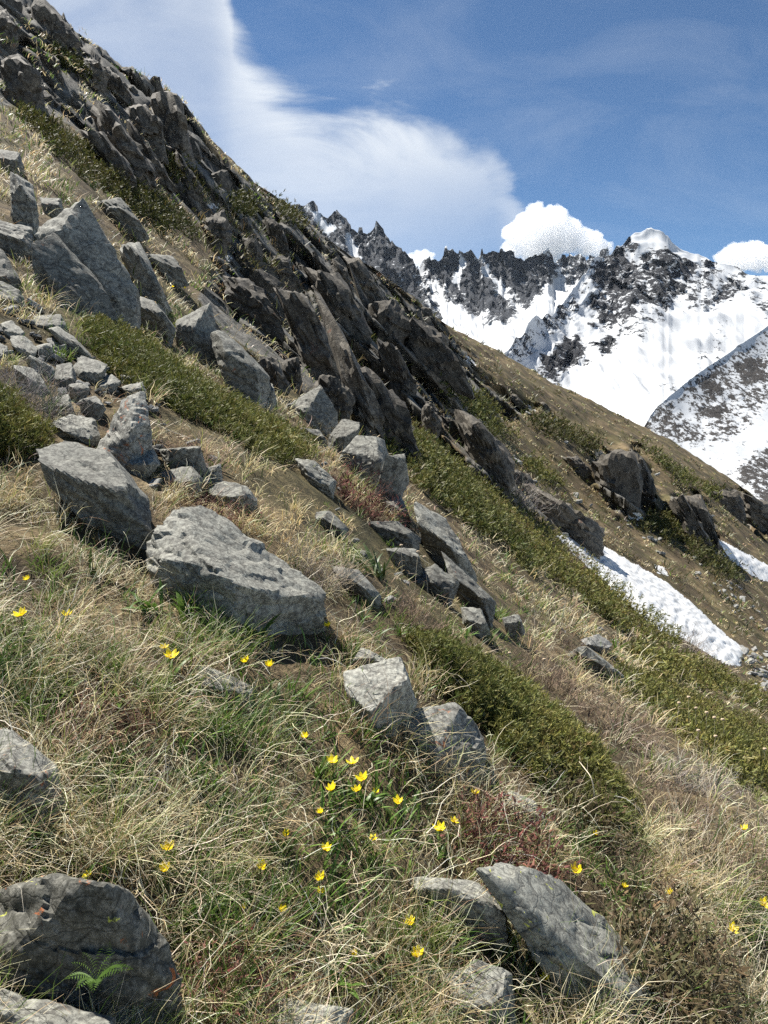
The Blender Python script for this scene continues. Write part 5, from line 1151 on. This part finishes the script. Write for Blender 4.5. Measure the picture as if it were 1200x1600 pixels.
# ---------------------------------------------------------------- dwarf shrubs of bare twigs
def dwarf_shrub(px, py, wpx, hpx, n, cols, tips, label, leafy=0.0):
    p = on_ground(px, py); sc = p.y / F; e = empty('dwarf_shrub', p, label, 'shrub'); B = Bag()
    a = rng.random(n) * 6.28; r = np.sqrt(rng.random(n)) * wpx * sc * .42
    R = np.stack([p.x + np.cos(a) * r, p.y + np.sin(a) * r, np.zeros(n)], 1); R[:, 2] = ground_z(R[:, 0], R[:, 1]) - .01
    up = np.repeat(UPV[None], n, 0) + rng.normal(0, .25, (n, 3)); up /= np.linalg.norm(up, axis=1)[:, None]
    L = hpx * sc * rng.uniform(.6, 1.15, n); w = np.full(n, max(.0016, .0007 * p.y))
    c = pick(cols, [1] * len(cols), n, .25); t = pick(tips, [1] * len(tips), n, .25)
    v, f, cc = blades(R, up, a, rng.uniform(.1, .8, n), rng.normal(.3, .6, n), L, w, 4, c, t, 'twig', wob=.4); B.add(v, f, cc)
    P = v.reshape(n, 5, 2, 3).mean(2)
    for i in (1, 2, 3, 4):                                    # side twigs
        m = n; L2 = L * rng.uniform(.2, .45, m)
        B.add(*blades(P[:, i], up, rng.random(m) * 6.28, rng.uniform(.4, 1.1, m), rng.normal(0, .5, m), L2, w * .7, 2, c, t, 'twig', wob=.3))
    if leafy:
        m = int(n * leafy); k = rng.integers(0, n, m); j = rng.integers(1, 5, m)
        B.add(*blades(P[k, j] + rng.normal(0, .12, (m, 3)) * hpx * sc * .3, up[k], rng.random(m) * 6.28, rng.uniform(.3, 1.2, m), np.full(m, .4), np.full(m, hpx * sc * .12), np.full(m, hpx * sc * .05), 1, t[k] * .8, t[k], 'twig'))
    o = link('twigs', B.mesh('twigs', M['twig'], e.location), e); o['kind'] = 'stuff'
RED = [(0.10, 0.05, 0.04), (0.15, 0.07, 0.055)]; REDT = [(0.13, 0.05, 0.042), (0.16, 0.075, 0.055)]
GRY = [(0.17, 0.15, 0.13), (0.25, 0.23, 0.21)]; GRYT = [(0.30, 0.27, 0.25), (0.22, 0.19, 0.17)]
BRN = [(0.11, 0.085, 0.06), (0.15, 0.11, 0.08)]; BRNT = [(0.21, 0.16, 0.11), (0.16, 0.115, 0.085)]
BLK = [(0.05, 0.045, 0.025), (0.07, 0.06, 0.035)]; BLKT = [(0.085, 0.075, 0.035), (0.11, 0.08, 0.045)]
for a in [(28,640,95,85,220,GRY,GRYT,'grey bare twiggy bush at the left edge over the stone pile',0),(95,655,50,50,70,GRY,GRYT,'small grey twiggy bush left of the orange-capped block',0),(560,800,75,60,160,RED,REDT,'dark red twiggy shrub beside the rust-stained tumbled block',3),
 (325,815,110,50,160,RED,REDT,'reddish twigs just above the largest boulder',1),(780,1345,110,85,260,RED,REDT,'dark red dwarf shrub above the long slab',5),(1030,1540,130,115,330,BLK,BLKT,'dark olive dwarf shrub in shadow right of the long slab',8),
 (350,1580,100,90,220,RED,REDT,'reddish-brown dwarf shrub at the bottom edge',3),(490,905,90,60,240,GRY,[(0.45,0.37,0.24),(0.36,0.30,0.22)],'grey straw mound right of the largest boulder',0),(300,725,90,60,150,[(0.30,0.20,0.13)],[(0.45,0.32,0.22)],'pinkish straw clump around the bleached stalks',0),
 (150,1140,110,60,200,RED,[(0.24,0.12,0.08),(0.30,0.19,0.12)],'rusty low shrub above the orange-spotted boulder',2),(1120,1350,150,60,260,BRN,BRNT,'brown heathy shrub at the lower right',2),(1040,1270,120,55,220,BRN,BRNT,'brown twiggy shrub below the near juniper bush tip',1),
 (960,1150,120,60,240,BRN,BRNT,'brown twigs between the near juniper and the large juniper mat',1),(650,985,90,55,180,BRN,[(0.33,0.23,0.16),(0.25,0.17,0.12)],'brown dry herbs above the near juniper bush',0),(860,1075,110,50,180,BRN,[(0.36,0.27,0.19),(0.25,0.17,0.12)],'rusty dry herbs along the upper side of the near juniper',0),
 (1085,1235,90,50,160,GRY,GRYT,'grey twigs below the large juniper mat',0),(520,700,40,40,70,BLK,BLKT,'small dark bush between the pointed block and the middle juniper',4),(895,885,30,30,60,BRN,BRNT,'small brown bush at the upper edge of the long snow patch',0),(880,1010,36,30,60,BRN,BRNT,'small brown bush by the lower end of the green bank',0),
 (1075,1015,30,32,70,GRY,BRNT,'small bare bush touching the middle of the long snow patch',0),(820,790,40,45,80,GRY,GRYT,'bare grey bush under the gully crag',0),(130,350,40,30,60,BRN,BRNT,'brown bush in pale grass above the reddish-edged slab',0),(1000,1390,120,55,220,BRN,BRNT,'brown low shrub above the lower end of the long slab',1),
 (905,1295,90,70,200,BLK,BLKT,'dark bush at the lower end of the near juniper',4)]:
    dwarf_shrub(*a)

# ---------------------------------------------------------------- dry stalks and seed heads
def stalk(pts, rpx, label, mat='straw', lift=.02):
    a = on_ground(*pts[-1]); d0 = a.y; n = len(pts); W = []
    for i, (px, py) in enumerate(pts):
        d = d0 * (1 - .03 * math.sin(i)); W.append(((px - CX) / F * d, d, (HY - py) / F * d))
    W = np.array(W)
    t = np.linspace(0, n - 1, n * 4); W = np.stack([np.interp(t, np.arange(n), W[:, k]) for k in range(3)], 1)
    W[1:-1] = (W[:-2] + W[1:-1] * 2 + W[2:]) / 4; W[1:-1] = (W[:-2] + W[1:-1] * 2 + W[2:]) / 4
    b = W[-1].copy(); v, f = tube(W - b, np.linspace(.6, 1.0, len(W)) * rpx * d0 / F, 5)
    o = link('dry_stalk', mesh_np('dry_stalk', v, f, M[mat])); o.location = b; tag(o, label, 'stalk', 'bleached dry stalks')
for pts, r, lab in [([(205,690),(245,687),(290,682)],1.3,'bleached stalk lying level above the largest boulder'),([(196,640),(230,655),(262,672),(296,685)],1.2,'bleached stalk slanting down across the orange-capped block'),([(247,722),(268,700),(292,682)],1.2,'bleached stalk rising from the dark flat stone'),
 ([(212,528),(222,515),(226,502)],1.2,'short pale stalk above the middle juniper'),([(285,568),(287,550)],1.2,'short pale stalk in front of the large pointed block'),([(294,590),(310,600),(325,612)],.9,'pale thin twig lying on the middle juniper'),([(262,545),(258,520),(248,500),(238,493)],.7,'thin curved stem over the middle juniper'),
 ([(62,470),(58,440),(53,420),(55,400)],.6,'thin dark stem in front of the tall speckled slab'),([(275,550),(276,520),(284,490),(280,470)],.7,'brown stem rising in front of the large pointed block'),([(735,1028),(780,1050),(830,1075)],1.0,'long straight stalk over the near juniper bush'),
 ([(660,1180),(663,1120),(661,1060),(662,1000),(660,960)],.8,'tall thin stem standing behind the orange-spotted wedge boulder'),([(770,1150),(775,1110),(790,1080),(800,1090)],1.0,'bare hooked twig at the near juniper'),([(905,1190),(925,1215),(930,1250),(900,1270)],1.1,'pale looping twig in front of the near juniper'),
 ([(905,1180),(915,1220),(940,1245)],.9,'short pale twig beside the looping one'),([(970,1456),(985,1445),(1010,1440)],1.2,'bent pale stem right of the long slab'),([(860,1440),(875,1415),(882,1400)],1.2,'pale stem sticking up in front of the long slab'),([(100,1270),(120,1310),(140,1345)],1.1,'pale fallen stem below the left-edge boulder'),
 ([(160,1345),(230,1310),(290,1290)],1.0,'long pale stem slanting above the mossy corner rock'),([(0,1365),(100,1355),(210,1375)],1.0,'pale stem lying along the top of the mossy corner rock'),([(10,1300),(30,1280),(40,1275)],.9,'grass ear hanging before the dark hollow at the left edge')]:
    stalk(pts, r, lab)
SEED = block_mesh('seed_head', np.array((1., 1., .7)), 2, 'rock_scree', 333, rough=.12); SEED.materials.clear(); SEED.materials.append(M['seed'])
DST = mesh_np('stem', *tube([(0, 0, 0), (.02, .01, .4), (-.01, 0, .75), (0, 0, 1)], [.012, .011, .010, .010]), M['straw'])
for px, py, h, lab in [(1061,1098,60,'leftmost pale seed head above the large juniper mat'),(1076,1089,70,'highest pale seed head above the large juniper mat'),(1087,1106,60,'third pale seed head above the large juniper mat'),(1104,1113,60,'pale seed head just right of the third one'),(1116,1121,55,'fifth pale seed head above the large juniper mat'),
 (1129,1124,60,'rightmost pale seed head above the large juniper mat'),(1091,1141,55,'lower left pale seed head above the large juniper mat'),(1118,1150,50,'lower right pale seed head above the large juniper mat'),(653,862,60,'left brown seed head standing before the broad flat-topped rock'),(663,870,60,'right brown seed head standing before the broad flat-topped rock'),
 (627,852,55,'brown seed head left of the rust-faced ledge'),(796,1020,50,'brown seed head above the near juniper bush'),(1195,1170,50,'pale seed head at the right edge'),(850,1030,40,'small brown seed head below the smooth sloping slab')]:
    p = on_ground(px + rnd.uniform(-8, 8), py + h); sc = p.y / F; hd = Vector(((px - CX) * sc, p.y, (HY - py) * sc)); e = empty('dry_flower_stalk', p, lab, 'seed head', 'dry seed heads')
    H = hd - p; st = link('stem', DST, e); st.rotation_euler = H.to_track_quat('Z', 'Y').to_euler(); st.scale = (.12, .12, H.length) if p.y > 3.5 else (.09, .09, H.length)
    s = 2.3 * sc; o = link('seed_head', SEED, e); o.location = H; o.scale = (s, s, s)

# ---------------------------------------------------------------- cumulus clouds beyond the peaks
def cloud_material():
    m, nt, N, L, out = new_mat('cumulus vapour')
    v = N.new('ShaderNodeVolumePrincipled'); v.inputs['Color'].default_value = (1, 1, 1, 1); v.inputs['Density'].default_value = 0.0055; v.inputs['Anisotropy'].default_value = .4
    L.new(v.outputs[0], out.inputs['Volume']); return m
M['cloud'] = cloud_material()
def cumulus(puffs, label, d=13000, seed=0, vox=26.0):
    Vs = []; Fs = []; n0 = 0; U, Fc = ICO[3]; r = np.random.default_rng(seed)
    full = []
    for (px, py, rad) in puffs:
        full.append((px, py, rad, 0))
        for k in range(6):
            a = r.random() * 6.28; full.append((px + math.cos(a) * rad * .75, py - abs(math.sin(a)) * rad * .7 + .1 * rad, rad * r.uniform(.3, .5), r.uniform(-.7, .3)))
    for px, py, rad, k in full:
        R = rad * d / F; c = np.array(((px - CX) / F * d, d + k * R * 2, (HY - py) / F * d))
        nz = fbm(U * 1.8 + r.random(3) * 50, 6, .68); V = c + U * (R * (1 + .30 * nz))[:, None]
        Vs.append(V); Fs.append(Fc + n0); n0 += len(U)
    V = np.concatenate(Vs); c = V.mean(0)
    tmp = link('cumulus_cloud', mesh_np('cloud_union', V - c, np.concatenate(Fs))); md = tmp.modifiers.new('r', 'REMESH'); md.mode = 'VOXEL'; md.voxel_size = vox
    dg = bpy.context.evaluated_depsgraph_get(); ev = tmp.evaluated_get(dg); em = ev.to_mesh()
    n = len(em.vertices); Q = np.empty(n * 3, np.float32); em.vertices.foreach_get('co', Q); Q = Q.reshape(-1, 3).astype(float)
    nr = np.empty(n * 3, np.float32); em.vertices.foreach_get('normal', nr); nr = nr.reshape(-1, 3)
    fq = np.array([tuple(p.vertices) for p in em.polygons if len(p.vertices) == 4]); ev.to_mesh_clear()
    hb = np.zeros(n)
    for fr, am in ((1 / 330., 60.), (1 / 140., 34.), (1 / 62., 17.)): hb += am * np.abs(perlin(Q * fr + seed)) * 2.2
    Q = Q + nr * (hb - 60)[:, None]
    old = tmp.data; bpy.data.objects.remove(tmp); bpy.data.meshes.remove(old)
    o = link('cumulus_cloud', mesh_np('cumulus_cloud', Q, fq, M['cloud'])); o.location = c
    tag(o, label, 'cloud', 'cumulus clouds behind the peaks')
cumulus([(812,368,22),(835,348,27),(862,352,30),(890,372,26),(918,382,22),(940,390,16),(850,385,34),(800,390,16)], 'bright heaped cumulus cloud behind the rock towers', seed=4)
cumulus([(1150,402,22),(1180,400,24),(1215,405,26),(1130,405,14)], 'low cumulus cloud behind the right shoulder of the peak', seed=9)
cumulus([(650,408,14),(668,402,12),(640,420,14)], 'small cumulus wisp behind the gap of the far ridge', seed=12)
# ---------------------------------------------------------------- clear mountain air
hz = bmesh.new(); bmesh.ops.create_cube(hz, size=1.0); me = bpy.data.meshes.new('haze'); hz.to_mesh(me); hz.free()
hm_, nt, N, L, out = new_mat('thin mountain air'); v = N.new('ShaderNodeVolumePrincipled'); v.inputs['Color'].default_value = (.72, .84, 1, 1); v.inputs['Density'].default_value = HAZE if (HAZE := 0.7e-5) else 0; v.inputs['Anisotropy'].default_value = .2
L.new(v.outputs[0], out.inputs['Volume'])
HZ = link('haze', me, mat=hm_); HZ.location = (0, 0, (1200 - 460) / 2); HZ.scale = (11000, 11000, 1660); tag(HZ, 'thin bluish mountain air', kind='stuff')
print('done', round(time.time() - T0, 1), 'tris', sum(sum(len(p.vertices) - 2 for p in o.data.polygons) if False else len(o.data.loops) - 2 * len(o.data.polygons) for o in col.objects if o.type == 'MESH'))
